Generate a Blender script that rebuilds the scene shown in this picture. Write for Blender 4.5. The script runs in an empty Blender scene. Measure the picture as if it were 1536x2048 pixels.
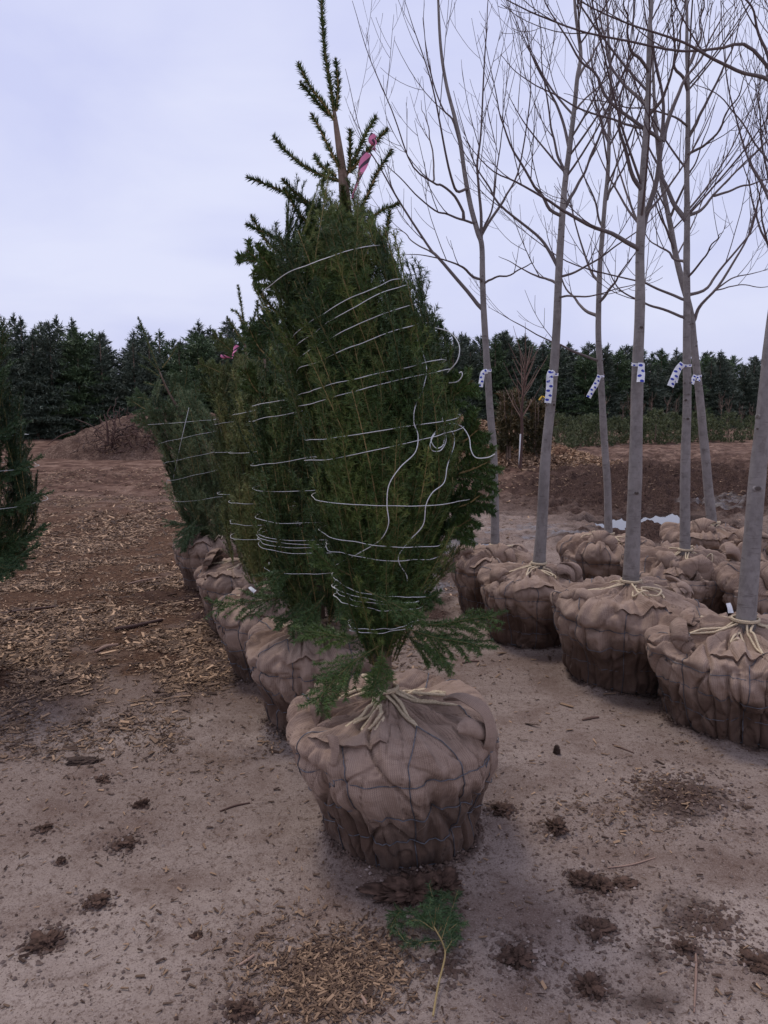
import bpy, math, random
import numpy as np
from mathutils import Vector

C = bpy.context.scene.collection
R_ = math.radians
# ------------------------------------------------------------------ camera, sky, sun
F, HY, H = 1500.0, 810.0, 1.6            # focal length and horizon row in photo pixels, eye height
PITCH = math.atan((1024 - HY) / F)
ST, CT = math.sin(PITCH), math.cos(PITCH)
cam = bpy.data.cameras.new("camera")
cam.sensor_fit = 'VERTICAL'; cam.sensor_height = 36.0; cam.lens = F / 2048 * 36.0
cam.clip_start = 0.05; cam.clip_end = 2000
co = bpy.data.objects.new("camera", cam); C.objects.link(co)
co.location = (0, 0, H); co.rotation_euler = (math.pi / 2 - PITCH, 0, 0)
bpy.context.scene.camera = co

SUN_EL, SUN_AZ = 66.0, -40.0             # azimuth measured from +Y (away from camera), towards +X
w = bpy.data.worlds.new("World"); bpy.context.scene.world = w
w.use_nodes = True
nt = w.node_tree; nt.nodes.clear()
wo = nt.nodes.new('ShaderNodeOutputWorld'); bg = nt.nodes.new('ShaderNodeBackground')
sky = nt.nodes.new('ShaderNodeTexSky'); sky.sky_type = 'NISHITA'; sky.sun_disc = False
sky.sun_elevation = R_(SUN_EL); sky.sun_rotation = R_(SUN_AZ); sky.dust_density = 3.0
tc = nt.nodes.new('ShaderNodeTexCoord')
mp = nt.nodes.new('ShaderNodeMapping'); mp.inputs['Scale'].default_value = (1.0, 1.0, 2.6)
cn = nt.nodes.new('ShaderNodeTexNoise'); cn.inputs['Scale'].default_value = 2.1
cn.inputs['Detail'].default_value = 5; cn.inputs['Roughness'].default_value = 0.5; cn.inputs['Distortion'].default_value = 0.35
cr = nt.nodes.new('ShaderNodeValToRGB')
cr.color_ramp.elements[0].position = 0.36; cr.color_ramp.elements[0].color = (6.5, 6.8, 9.7, 1)
cr.color_ramp.elements[1].position = 0.64; cr.color_ramp.elements[1].color = (7.9, 8.15, 10.3, 1)
mx = nt.nodes.new('ShaderNodeMix'); mx.data_type = 'RGBA'; mx.inputs['Factor'].default_value = 0.88
nt.links.new(tc.outputs['Generated'], mp.inputs['Vector']); nt.links.new(mp.outputs['Vector'], cn.inputs['Vector'])
nt.links.new(cn.outputs['Fac'], cr.inputs['Fac'])
nt.links.new(sky.outputs['Color'], mx.inputs['A']); nt.links.new(cr.outputs['Color'], mx.inputs['B'])
nt.links.new(mx.outputs['Result'], bg.inputs['Color']); bg.inputs['Strength'].default_value = 0.1
nt.links.new(bg.outputs['Background'], wo.inputs['Surface'])
sl = bpy.data.lights.new("sun", 'SUN'); sl.energy = 1.5; sl.angle = R_(13); sl.color = (1.0, 0.93, 0.84)
so = bpy.data.objects.new("sun", sl); C.objects.link(so)
a_, e_ = R_(SUN_AZ), R_(SUN_EL)
so.rotation_euler = Vector((-math.sin(a_) * math.cos(e_), -math.cos(a_) * math.cos(e_), -math.sin(e_))).to_track_quat('-Z', 'Y').to_euler()
so.location = (0, 0, 20)
vs = bpy.context.scene.view_settings
vs.view_transform = 'Standard'; vs.look = 'None'; vs.exposure = 0.0; vs.gamma = 1.0
try: vs.use_curve_mapping = False
except Exception: pass
cy = bpy.context.scene.cycles
cy.max_bounces = 6; cy.diffuse_bounces = 3; cy.glossy_bounces = 2; cy.transparent_max_bounces = 4

# ------------------------------------------------------------------ helpers
def at(x, y, Y):
    "the point of the place seen at photo pixel x, y whose distance ahead is Y"
    v = (y - 1024) / F; u = (x - 768) / F
    t = Y / (CT - v * ST)
    return np.array([u * t, Y, H + (-ST - v * CT) * t])
def gnd(x, y):
    v = (y - 1024) / F; u = (x - 768) / F
    t = H / (ST + v * CT)
    return np.array([u * t, (CT - v * ST) * t, 0.0])
def proj(X, Y, Z=0.0):
    zc = np.maximum(Y * CT - (Z - H) * ST, 1e-3)
    yc = -Y * ST - (Z - H) * CT
    return 768 + F * X / zc, 1024 + F * yc / zc

def _h(ix, iy, iz, seed):
    n = (ix.astype(np.int64) * 374761393 + iy.astype(np.int64) * 668265263 + iz.astype(np.int64) * 2147483647 * 3 + seed * 974711) & 0x7fffffff
    n = ((n ^ (n >> 13)) * 1274126177) & 0x7fffffff
    n = ((n ^ (n >> 15)) * 2246822519) & 0x7fffffff
    return ((n ^ (n >> 16)) & 0xffff) / 32767.5 - 1.0
def noise(x, y, z=0.0, seed=0):
    x, y, z = np.broadcast_arrays(np.asarray(x, float), np.asarray(y, float), np.asarray(z, float))
    ix, iy, iz = np.floor(x), np.floor(y), np.floor(z)
    fx, fy, fz = x - ix, y - iy, z - iz
    s = lambda t: t * t * t * (t * (t * 6 - 15) + 10)
    u, v, q = s(fx), s(fy), s(fz)
    r = 0
    for dx in (0, 1):
        for dy in (0, 1):
            for dz in (0, 1):
                wgt = (u if dx else 1 - u) * (v if dy else 1 - v) * (q if dz else 1 - q)
                r = r + wgt * _h(ix + dx, iy + dy, iz + dz, seed)
    return r
def fbm(x, y, z=0.0, oct=4, seed=0, gain=0.5):
    r, a = 0, 1.0
    for k in range(oct):
        r = r + a * noise(np.asarray(x) * 2 ** k, np.asarray(y) * 2 ** k, np.asarray(z) * 2 ** k, seed + 17 * k); a *= gain
    return r
def sstep(a, b, x):
    t = np.clip((x - a) / (b - a), 0, 1); return t * t * (3 - 2 * t)
def unit(v):
    v = np.asarray(v, float); return v / (np.linalg.norm(v, axis=-1, keepdims=True) + 1e-12)

class MB:
    "collects triangles and quads; build() links them as ONE mesh object"
    def __init__(s): s.v, s.q, s.t, s.n, s.at, s.uv, s.qm, s.tm = [], [], [], 0, [], [], [], []
    def add(s, v, q=None, t=None, tint=0.5, uv=None, mat=0):
        v = np.asarray(v, float).reshape(-1, 3)
        if q is not None and len(q): s.q.append(np.asarray(q, np.int64).reshape(-1, 4) + s.n); s.qm.append(np.full(len(s.q[-1]), mat))
        if t is not None and len(t): s.t.append(np.asarray(t, np.int64).reshape(-1, 3) + s.n); s.tm.append(np.full(len(s.t[-1]), mat))
        s.at.append(np.broadcast_to(np.asarray(tint, float), (len(v),)))
        s.uv.append(np.zeros((len(v), 2)) if uv is None else np.asarray(uv, float).reshape(-1, 2))
        s.v.append(v); s.n += len(v)
    def grid(s, P, wrap=False, **k):
        "P: rows x cols x 3"
        n, m = P.shape[:2]
        i = np.arange(n - 1)[:, None]; j = np.arange(m if wrap else m - 1)[None, :]
        a = i * m + j; b = i * m + (j + 1) % m
        q = np.stack([a, b, b + m, a + m], -1).reshape(-1, 4)
        s.add(P.reshape(-1, 3), q, **k)
    def tube(s, p, r, sides=6, cap=True, lobes=0, twist=0.0, tint=0.5, mat=0):
        p = np.asarray(p, float); n = len(p)
        r = np.broadcast_to(np.asarray(r, float), (n,))
        t = np.gradient(p, axis=0); t = unit(t)
        up = np.array([0, 0, 1.0]) if abs(t[0][2]) < 0.9 else np.array([1.0, 0, 0])
        u = unit(np.cross(t[0], up)); U = [u]
        for k in range(1, n):
            u = u - t[k] * np.dot(u, t[k]); u = u / (np.linalg.norm(u) + 1e-12); U.append(u)
        U = np.array(U); V = np.cross(t, U)
        a = np.arange(sides) / sides * 2 * math.pi
        rr = r[:, None] * np.ones(sides)
        if lobes:
            L = np.concatenate([[0], np.cumsum(np.linalg.norm(np.diff(p, axis=0), axis=1))])
            rr = rr * (1 + 0.28 * np.cos(lobes * (a[None, :] - twist * L[:, None])))
        P = p[:, None, :] + rr[..., None] * (np.cos(a)[None, :, None] * U[:, None, :] + np.sin(a)[None, :, None] * V[:, None, :])
        L2 = np.concatenate([[0], np.cumsum(np.linalg.norm(np.diff(p, axis=0), axis=1))])
        uv = np.stack(np.broadcast_arrays(a[None, :] / 6.283, L2[:, None]), -1)
        s.grid(P, wrap=True, tint=tint, mat=mat, uv=uv)
        if cap:
            for row, flip in ((0, False), (n - 1, True)):
                base = P[row]; c = p[row]
                idx = np.arange(sides); tr = np.stack([np.full(sides, sides), (idx + 1) % sides, idx], -1)
                if flip: tr = tr[:, ::-1]
                s.add(np.vstack([base, c[None]]), t=tr, tint=float(np.ravel(tint)[-1 if flip else 0]), mat=mat)
    def build(s, name, mats, parent=None, base=(0, 0, 0), smooth=True):
        me = bpy.data.meshes.new(name)
        v = np.concatenate(s.v) - np.asarray(base, float)
        q = np.concatenate(s.q) if s.q else np.zeros((0, 4), np.int64)
        t = np.concatenate(s.t) if s.t else np.zeros((0, 3), np.int64)
        qm = np.concatenate(s.qm) if s.q else np.zeros(0, int); tm = np.concatenate(s.tm) if s.t else np.zeros(0, int)
        lv = np.concatenate([q.ravel(), t.ravel()]).astype(np.int32)
        nq, ntr = len(q), len(t)
        me.vertices.add(len(v)); me.vertices.foreach_set('co', v.astype(np.float32).ravel())
        me.loops.add(len(lv)); me.loops.foreach_set('vertex_index', lv)
        me.polygons.add(nq + ntr)
        st = np.concatenate([np.arange(nq) * 4, nq * 4 + np.arange(ntr) * 3]).astype(np.int32)
        me.polygons.foreach_set('loop_start', st)
        me.polygons.foreach_set('material_index', np.concatenate([qm, tm]).astype(np.int32))
        me.polygons.foreach_set('use_smooth', np.full(nq + ntr, smooth))
        ta = me.attributes.new('tint', 'FLOAT', 'POINT'); ta.data.foreach_set('value', np.concatenate(s.at).astype(np.float32))
        uv = np.concatenate(s.uv)
        ul = me.uv_layers.new(name='uv'); ul.data.foreach_set('uv', uv[lv].astype(np.float32).ravel())
        me.update(calc_edges=True); me.validate()
        for m in (mats if isinstance(mats, (list, tuple)) else [mats]): me.materials.append(m)
        o = bpy.data.objects.new(name, me); C.objects.link(o)
        if parent is not None: o.parent = parent
        else: o.location = base
        return o
def tag(o, label=None, cat=None, group=None, kind=None):
    if label: o['label'] = label
    if cat: o['category'] = cat
    if group: o['group'] = group
    if kind: o['kind'] = kind
    return o
def empty(name, loc, label, cat, group=None):
    o = bpy.data.objects.new(name, None); C.objects.link(o); o.location = tuple(loc); o.empty_display_size = 0.2
    return tag(o, label, cat, group)
def smooth_line(pts, n=24):
    "Catmull-Rom through the points"
    p = np.asarray(pts, float)
    if len(p) == 2: return p[0] + (p[1] - p[0]) * np.linspace(0, 1, n)[:, None]
    e = np.vstack([2 * p[0] - p[1], p, 2 * p[-1] - p[-2]])
    u = np.linspace(0, len(p) - 1 - 1e-6, n); i = u.astype(int); t = (u - i)[:, None]
    a, b, c, d = e[i], e[i + 1], e[i + 2], e[i + 3]
    return 0.5 * (2 * b + (c - a) * t + (2 * a - 5 * b + 4 * c - d) * t ** 2 + (3 * b - a - 3 * c + d) * t ** 3)

# ------------------------------------------------------------------ materials
class NT:
    def __init__(s, name, rough=0.8, spec=0.3):
        s.m = bpy.data.materials.new(name); s.m.use_nodes = True; s.t = s.m.node_tree
        s.b = s.t.nodes['Principled BSDF']; s.b.inputs['Roughness'].default_value = rough
        s.b.inputs['Specular IOR Level'].default_value = spec
        s.tc = s.t.nodes.new('ShaderNodeTexCoord')
    def link(s, a, b): s.t.links.new(a, b)
    def val(s, sock, v):
        if isinstance(v, bpy.types.NodeSocket): s.link(v, sock)
        else: sock.default_value = v
    def noise(s, scale, detail=4, rough=0.55, dist=0.0, vec=None, out='Fac'):
        n = s.t.nodes.new('ShaderNodeTexNoise'); n.inputs['Scale'].default_value = scale; n.inputs['Detail'].default_value = detail
        n.inputs['Roughness'].default_value = rough; n.inputs['Distortion'].default_value = dist
        s.link(vec or s.tc.outputs['Object'], n.inputs['Vector']); return n.outputs[out]
    def voro(s, scale, vec=None, out='Distance', rnd=1.0):
        n = s.t.nodes.new('ShaderNodeTexVoronoi'); n.inputs['Scale'].default_value = scale; n.inputs['Randomness'].default_value = rnd
        s.link(vec or s.tc.outputs['Object'], n.inputs['Vector']); return n.outputs[out]
    def mapping(s, scale, vec=None, rot=(0, 0, 0)):
        n = s.t.nodes.new('ShaderNodeMapping'); n.inputs['Scale'].default_value = scale; n.inputs['Rotation'].default_value = rot
        s.link(vec or s.tc.outputs['Object'], n.inputs['Vector']); return n.outputs['Vector']
    def attr(s, name):
        n = s.t.nodes.new('ShaderNodeAttribute'); n.attribute_name = name; return n.outputs['Fac']
    def ramp(s, fac, stops):
        n = s.t.nodes.new('ShaderNodeValToRGB'); e = n.color_ramp.elements
        while len(e) < len(stops): e.new(0.5)
        for k, (p, c) in enumerate(stops):
            e[k].position = p; e[k].color = (c, c, c, 1) if isinstance(c, (int, float)) else (*c, 1)
        s.link(fac, n.inputs['Fac']); return n.outputs['Color']
    def mix(s, f, a, b, blend='MIX'):
        n = s.t.nodes.new('ShaderNodeMix'); n.data_type = 'RGBA'; n.blend_type = blend
        s.val(n.inputs['Factor'], f)
        for k, v in (('A', a), ('B', b)):
            s.val(n.inputs[k], (*v, 1) if isinstance(v, tuple) and len(v) == 3 else v)
        return n.outputs['Result']
    def math(s, op, a, b=0.0, c=0.0):
        n = s.t.nodes.new('ShaderNodeMath'); n.operation = op
        s.val(n.inputs[0], a); s.val(n.inputs[1], b)
        if op in ('MULTIPLY_ADD',): s.val(n.inputs[2], c)
        return n.outputs[0]
    def color(s, c): s.val(s.b.inputs['Base Color'], (*c, 1) if isinstance(c, tuple) else c)
    def bump(s, h, strength=0.5, dist=0.01, prev=None):
        n = s.t.nodes.new('ShaderNodeBump'); n.inputs['Strength'].default_value = strength; n.inputs['Distance'].default_value = dist
        s.link(h, n.inputs['Height'])
        if prev is not None: s.link(prev, n.inputs['Normal'])
        s.link(n.outputs['Normal'], s.b.inputs['Normal']); return n.outputs['Normal']

def m_ground():
    k = NT('ground', 0.95, 0.25)
    big = k.noise(0.55, 4); mid = k.noise(3.5, 5, 0.6); fine = k.noise(38, 5, 0.7); grit = k.noise(240, 4, 0.8)
    trk = k.noise(1.0, 4, 0.55, 0.6, vec=k.mapping((0.55, 1.9, 1.0), rot=(0, 0, 0.35)))
    col = k.ramp(big, [(0.38, (0.190, 0.137, 0.112)), (0.62, (0.345, 0.276, 0.236))])
    col = k.mix(0.55, col, k.ramp(trk, [(0.32, (0.130, 0.087, 0.069)), (0.66, (0.375, 0.304, 0.262))]))
    col = k.mix(k.ramp(mid, [(0.34, 0.55), (0.52, 0.0)]), col, (0.120, 0.074, 0.057))
    col = k.mix(k.ramp(fine, [(0.34, 0.7), (0.48, 0.0)]), col, (0.105, 0.066, 0.051))
    col = k.mix(k.ramp(k.noise(130, 5, 0.8), [(0.38, 0.9), (0.47, 0.0)]), col, (0.095, 0.060, 0.047))
    col = k.mix(k.ramp(grit, [(0.57, 0.0), (0.66, 0.75)]), col, (0.46, 0.38, 0.33))
    # damp red-brown chip litter: many small cells of different tan and brown
    v1 = k.mapping((1, 1, 1)); cell = k.voro(46, k.mapping((1.0, 1.7, 1.0), rot=(0, 0, 0.5)), 'Color'); cell2 = k.voro(60, k.mapping((1.9, 1.0, 1.0), rot=(0, 0, -0.4)), 'Color')
    lit = k.ramp(cell, [(0.15, (0.050, 0.028, 0.020)), (0.5, (0.140, 0.082, 0.052)), (0.85, (0.380, 0.245, 0.150))])
    lit2 = k.ramp(cell2, [(0.2, (0.050, 0.028, 0.020)), (0.8, (0.250, 0.150, 0.095))])
    litter = k.mix(k.ramp(fine, [(0.42, 0.0), (0.58, 1.0)]), lit, lit2)
    chipm = k.math('ADD', k.attr('chip'), k.math('MULTIPLY', k.math('SUBTRACT', mid, 0.5), 1.2))
    col = k.mix(k.ramp(chipm, [(0.22, 0.0), (0.62, 1.0)]), col, k.mix(0.62, litter, (0.062, 0.034, 0.024)))
    # the coarse brown and tan patches the far field shows
    far = k.noise(1.7, 5, 0.65, 0.4); farc = k.ramp(far, [(0.36, (0.050, 0.028, 0.023)), (0.5, (0.130, 0.078, 0.060)), (0.66, (0.280, 0.185, 0.140))])
    col = k.mix(k.math('MULTIPLY', k.attr('far'), 0.75), col, farc)
    mud_shade_n = k.math('ADD', k.attr('mud_and_shade'), k.math('MULTIPLY', k.math('SUBTRACT', mid, 0.5), 1.1))
    mud_shade_f = k.ramp(mud_shade_n, [(0.3, 0.0), (0.7, 1.0)])
    col = k.mix(mud_shade_f, col, k.ramp(fine, [(0.34, (0.018, 0.011, 0.009)), (0.66, (0.095, 0.060, 0.049))]))
    wet = k.ramp(k.math('ADD', k.attr('wet'), k.math('MULTIPLY', k.math('SUBTRACT', k.noise(2.6, 4), 0.5), 1.4)), [(0.42, 0.0), (0.62, 1.0)])
    col = k.mix(k.math('MULTIPLY', wet, 0.75), col, (0.075, 0.055, 0.050))
    k.color(col)
    k.link(k.ramp(wet, [(0.0, 0.95), (1.0, 0.34)]), k.b.inputs['Roughness'])
    k.link(k.ramp(wet, [(0.0, 0.015), (1.0, 0.5)]), k.b.inputs['Specular IOR Level'])
    n1 = k.bump(mid, 0.5, 0.03); n2 = k.bump(fine, 0.8, 0.014, n1); k.bump(k.math('ADD', grit, k.math('MULTIPLY', k.attr('chip'), cell)), 0.5, 0.004, n2)
    return k.m
def m_heap(name, cols, sc=42):
    k = NT(name, 0.95, 0.02)
    cell = k.voro(sc, k.mapping((1.0, 1.6, 1.3), rot=(0, 0, 0.6)), 'Color'); mid = k.noise(2.2, 5, 0.65); fine = k.noise(22, 4, 0.7)
    col = k.ramp(cell, [(0.15, cols[0]), (0.5, cols[1]), (0.85, cols[2])])
    col = k.mix(k.ramp(mid, [(0.38, 0.8), (0.6, 0.0)]), col, cols[0])
    k.color(col); n = k.bump(cell, 0.8, 0.03); k.bump(fine, 0.7, 0.05, n); return k.m
def m_burlap():
    k = NT('burlap', 0.95, 0.03)
    uv = k.tc.outputs['UV']
    sep = k.t.nodes.new('ShaderNodeSeparateXYZ'); k.link(uv, sep.inputs[0])
    jit = k.noise(60, 2, 0.5, vec=uv)
    P = 2 * math.pi / 0.0062
    wu = k.math('SINE', k.math('MULTIPLY_ADD', sep.outputs[0], P, k.math('MULTIPLY', jit, 3.0)))
    wv = k.math('SINE', k.math('MULTIPLY_ADD', sep.outputs[1], P * 1.15, k.math('MULTIPLY', jit, 3.0)))
    weave = k.math('MULTIPLY_ADD', k.math('MULTIPLY', wu, wv), 0.22, k.math('MULTIPLY_ADD', k.math('MULTIPLY', k.math('ADD', wu, k.math('MULTIPLY', wv, 0.45)), k.ramp(k.noise(9, 3, 0.6), [(0.3, 0.35), (0.7, 1.0)])), 0.19, 0.5))
    thread = k.noise(1.0, 3, 0.6, vec=k.mapping((420, 12, 1), uv)); thread2 = k.noise(1.0, 3, 0.6, vec=k.mapping((12, 420, 1), uv))
    base = k.ramp(k.noise(4.5, 4), [(0.3, (0.265, 0.182, 0.140)), (0.7, (0.430, 0.318, 0.252))])
    base = k.mix(0.35, base, k.ramp(k.math('MULTIPLY_ADD', thread, 0.5, k.math('MULTIPLY', thread2, 0.5)), [(0.35, (0.15, 0.095, 0.066)), (0.65, (0.46, 0.33, 0.25))]))
    base = k.mix(k.ramp(weave, [(0.12, 0.75), (0.5, 0.0)]), base, (0.085, 0.050, 0.034))
    base = k.mix(k.ramp(weave, [(0.55, 0.0), (0.95, 0.4)]), base, (0.52, 0.385, 0.295))
    base = k.mix(k.ramp(k.noise(3.1, 6, 0.7, 0.5), [(0.50, 0.0), (0.66, 0.7)]), base, (0.135, 0.080, 0.054))
    # soil-damp lower half (attribute: 1 where the wet earth inside soaked through)
    damp = k.math('ADD', k.attr('tint'), k.math('MULTIPLY', k.math('SUBTRACT', k.noise(7, 5, 0.65), 0.5), 1.1))
    base = k.mix(k.ramp(damp, [(0.34, 0.0), (0.50, 0.5), (0.75, 0.85)]), base, (0.070, 0.041, 0.029))
    k.color(base)
    n = k.bump(k.noise(24, 5, 0.65), 0.6, 0.014); k.bump(weave, 0.45, 0.0025, n)
    k.b.inputs['Sheen Weight'].default_value = 0.06
    return k.m
def m_bark(name, c0, c1, c2, sc=1.0, bump=0.5, grain=True):
    k = NT(name, 0.9, 0.2)
    f = k.noise(7 * sc, 6, 0.7, 0.4); st = k.noise(1.0, 4, 0.6, vec=k.mapping((38 * sc, 38 * sc, 5 * sc) if grain else (26 * sc, 26 * sc, 17 * sc))); ring = k.noise(1.0, 4, 0.65, vec=k.mapping((9, 9, 60 * sc)))
    col = k.ramp(f, [(0.32, c0), (0.68, c1)])
    col = k.mix(k.ramp(st, [(0.36, 0.6 if grain else 0.4), (0.5, 0.0)]), col, c2)
    col = k.mix(k.ramp(ring, [(0.60, 0.0), (0.70, 0.75)]), col, c2)
    col = k.mix(k.ramp(k.noise(3.0, 5, 0.7), [(0.52, 0.0), (0.66, 0.5)]), col, tuple(min(1, x * 1.25) for x in c1))
    dark = k.attr('tint'); col = k.mix(k.ramp(dark, [(0.55, 0.0), (0.95, 0.85)]), col, (0.045, 0.028, 0.020))
    k.color(col); n = k.bump(st, bump, 0.004); k.bump(ring, bump, 0.003, n); return k.m
def m_twig(name, ca, cb):
    k = NT(name, 0.75, 0.3)
    k.color(k.mix(k.attr('tint'), ca, cb)); k.bump(k.noise(300, 2), 0.3, 0.001); return k.m
def m_needle(name, ca, cb, cc):
    k = NT(name, 0.55, 0.35)
    col = k.ramp(k.attr('tint'), [(0.0, ca), (0.55, cb), (1.0, cc)])
    col = k.mix(k.ramp(k.noise(7, 3), [(0.35, 0.45), (0.6, 0.0)]), col, ca)
    k.color(col)
    return k.m
def m_plain(name, c, rough=0.6, spec=0.4, var=0.25, sc=40, metal=0.0):
    k = NT(name, rough, spec); k.b.inputs['Metallic'].default_value = metal
    k.color(k.mix(k.ramp(k.noise(sc, 4, 0.6), [(0.35, 0.0), (0.65, 1.0)]), tuple(x * (1 - var) for x in c), tuple(min(1, x * (1 + var)) for x in c)))
    k.bump(k.noise(sc * 4, 3), 0.2, 0.002); return k.m
def m_dots():
    k = NT('spotted_ribbon', 0.5, 0.4)
    sep = k.t.nodes.new('ShaderNodeSeparateXYZ'); k.link(k.tc.outputs['UV'], sep.inputs[0])
    # staggered round dots: u across (0..1), v along in metres
    v = k.math('MULTIPLY', sep.outputs[1], 1 / 0.030); row = k.math('FLOOR', v)
    off = k.math('MULTIPLY', k.math('MODULO', row, 2.0), 0.36)
    du = k.math('MULTIPLY', k.math('SUBTRACT', k.math('SUBTRACT', sep.outputs[0], 0.32), off), 1.0)
    dv = k.math('SUBTRACT', k.math('FRACT', v), 0.5)
    d = k.math('SQRT', k.math('ADD', k.math('POWER', k.math('ABSOLUTE', du), 2.0), k.math('POWER', k.math('ABSOLUTE', dv), 2.0)))
    k.color(k.mix(k.math('LESS_THAN', d, 0.27), (0.78, 0.78, 0.80), (0.025, 0.045, 0.36))); return k.m
def m_pink():
    k = NT('pink_ribbon', 0.45, 0.4)
    sep = k.t.nodes.new('ShaderNodeSeparateXYZ'); k.link(k.tc.outputs['UV'], sep.inputs[0])
    d = k.math('FRACT', k.math('ADD', k.math('MULTIPLY', sep.outputs[1], 16.0), sep.outputs[0]))
    k.color(k.mix(k.math('LESS_THAN', d, 0.36), (0.75, 0.22, 0.38), (0.06, 0.03, 0.05))); return k.m
def m_water():
    k = NT('water', 0.03, 0.5); k.color((0.030, 0.022, 0.020)); k.b.inputs['IOR'].default_value = 1.33
    k.bump(k.noise(5, 3), 0.04, 0.01); return k.m

M = dict(
    ground=m_ground(), burlap=m_burlap(), water=m_water(), dots=m_dots(), pink=m_pink(),
    mound=m_heap('mound_soil', ((0.085, 0.052, 0.040), (0.170, 0.110, 0.082), (0.270, 0.185, 0.140)), 30),
    mulch=m_heap('mulch', ((0.052, 0.028, 0.020), (0.190, 0.105, 0.066), (0.400, 0.250, 0.155)), 22),
    clod=m_plain('soil_clod', (0.075, 0.045, 0.033), 0.95, 0.15, 0.5, 30),
    crumb=m_twig('soil_crumb', (0.085, 0.050, 0.036), (0.330, 0.260, 0.225)),
    chip=m_twig('wood_chip', (0.045, 0.023, 0.015), (0.640, 0.415, 0.250)),
    maple=m_bark('maple_bark', (0.195, 0.172, 0.160), (0.300, 0.268, 0.250), (0.110, 0.088, 0.078), grain=False),
    mtwig=m_twig('maple_twig', (0.165, 0.138, 0.130), (0.070, 0.034, 0.036)),
    sbark=m_bark('spruce_bark', (0.170, 0.112, 0.080), (0.290, 0.210, 0.160), (0.085, 0.052, 0.036), 2.0, 0.8),
    stwig=m_twig('spruce_twig', (0.070, 0.066, 0.022), (0.380, 0.270, 0.120)),
    ndl=m_needle('needle_green', (0.016, 0.037, 0.012), (0.060, 0.106, 0.028), (0.165, 0.210, 0.055)),
    ndl_front=m_needle('needle_front', (0.016, 0.038, 0.011), (0.068, 0.120, 0.026), (0.200, 0.245, 0.060)),
    ndl_olive=m_needle('needle_olive', (0.026, 0.044, 0.014), (0.092, 0.128, 0.036), (0.225, 0.240, 0.075)),
    ndl_blue=m_needle('needle_blue_green', (0.026, 0.050, 0.022), (0.088, 0.138, 0.058), (0.210, 0.265, 0.125)),
    ndl_dark=m_needle('needle_dark', (0.014, 0.034, 0.012), (0.040, 0.080, 0.026), (0.095, 0.150, 0.050)),
    ndl_far=m_needle('needle_far', (0.032, 0.048, 0.032), (0.090, 0.115, 0.080), (0.220, 0.250, 0.180)),
    ndl_bush=m_needle('needle_bush', (0.045, 0.062, 0.026), (0.125, 0.145, 0.060), (0.250, 0.260, 0.120)),
    rust=m_needle('rust_leaf', (0.040, 0.040, 0.016), (0.115, 0.085, 0.036), (0.220, 0.135, 0.060)),
    twine=m_plain('twine', (0.70, 0.70, 0.69), 0.5, 0.4, 0.08),
    rope=m_plain('rope', (0.56, 0.45, 0.31), 0.9, 0.15, 0.2, 160),
    wire=m_plain('basket_wire', (0.125, 0.125, 0.140), 0.42, 0.5, 0.35, 60, 0.6),
    white=m_plain('white_paint', (0.74, 0.74, 0.74), 0.6, 0.3, 0.08),
    yellow=m_plain('yellow_ribbon', (0.75, 0.48, 0.05), 0.5, 0.3, 0.1),
    stick=m_twig('stick', (0.060, 0.030, 0.024), (0.310, 0.200, 0.150)),
    brush=m_twig('brush', (0.026, 0.012, 0.010), (0.220, 0.130, 0.100)),
    bark_piece=m_bark('bark_piece', (0.040, 0.026, 0.020), (0.095, 0.062, 0.048), (0.020, 0.013, 0.010), 3.0, 1.0),
)

# ------------------------------------------------------------------ ground
def blob(px, py, items):
    r = np.zeros(np.broadcast(px, py).shape)
    for (cx, cy_, rx, ry, a) in items:
        r = np.maximum(r, a * np.exp(-(((px - cx) / rx) ** 2 + ((py - cy_) / ry) ** 2)))
    return r
CHIP = [(150, 1130, 470, 230, 0.72), (120, 1190, 420, 120, 1.0), (330, 1300, 240, 90, 0.75), (60, 1330, 260, 110, 0.7), (250, 1060, 330, 75, 0.85), (640, 1940, 140, 75, 0.40),
        (1350, 1600, 130, 55, 0.35), (450, 1490, 150, 50, 0.22), (80, 1500, 140, 50, 0.25), (1060, 970, 130, 40, 0.7), (1000, 930, 120, 50, 1.0), (900, 1190, 40, 40, 0.5),
        (1400, 945, 220, 18, 0.4)]
MUD = [(1330, 985, 420, 75, 1.0), (1250, 1000, 330, 48, 0.85), (1330, 1075, 260, 40, 0.95), (900, 1130, 120, 75, 0.7), (880, 1220, 60, 40, 0.8), (330, 1195, 120, 24, 0.6), (430, 1230, 60, 60, 0.75),
       (1350, 1600, 120, 50, 0.72), (250, 960, 260, 22, 0.35), (1450, 930, 200, 26, 0.45), (1390, 1840, 90, 60, 0.55), (1300, 1920, 70, 40, 0.45), (1050, 1890, 70, 50, 0.42),
       (250, 1690, 45, 30, 0.4), (190, 1805, 40, 22, 0.5), (80, 1870, 70, 30, 0.5), (1105, 1670, 55, 24, 0.5), (1190, 1855, 50, 30, 0.45), (830, 1770, 90, 40, 0.55),
       (480, 2020, 60, 40, 0.45), (1290, 2000, 110, 50, 0.5)]
WET = [(940, 1100, 110, 26, 0.75), (870, 1170, 60, 40, 0.7), (1100, 1065, 190, 16, 0.62), (1450, 1010, 130, 20, 0.6)]
PUD = [(1330, 1040, 120, 14, 1.0), (1215, 1046, 60, 9, 0.9), (1010, 1087, 45, 6, 0.55)]
BASES = [(at(x, 1300, y_)[0], y_, r_) for x, y_, r_ in ((808, 2.66, 0.275), (637, 3.7, 0.26), (557, 4.4, 0.26), (500, 5.3, 0.26), (438, 6.5, 0.26), (993, 5.74, 0.27), (1064, 5.06, 0.28), (1208, 6.2, 0.28), (1252, 4.33, 0.33), (1363, 5.45, 0.30), (1478, 3.69, 0.35))]
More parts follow.
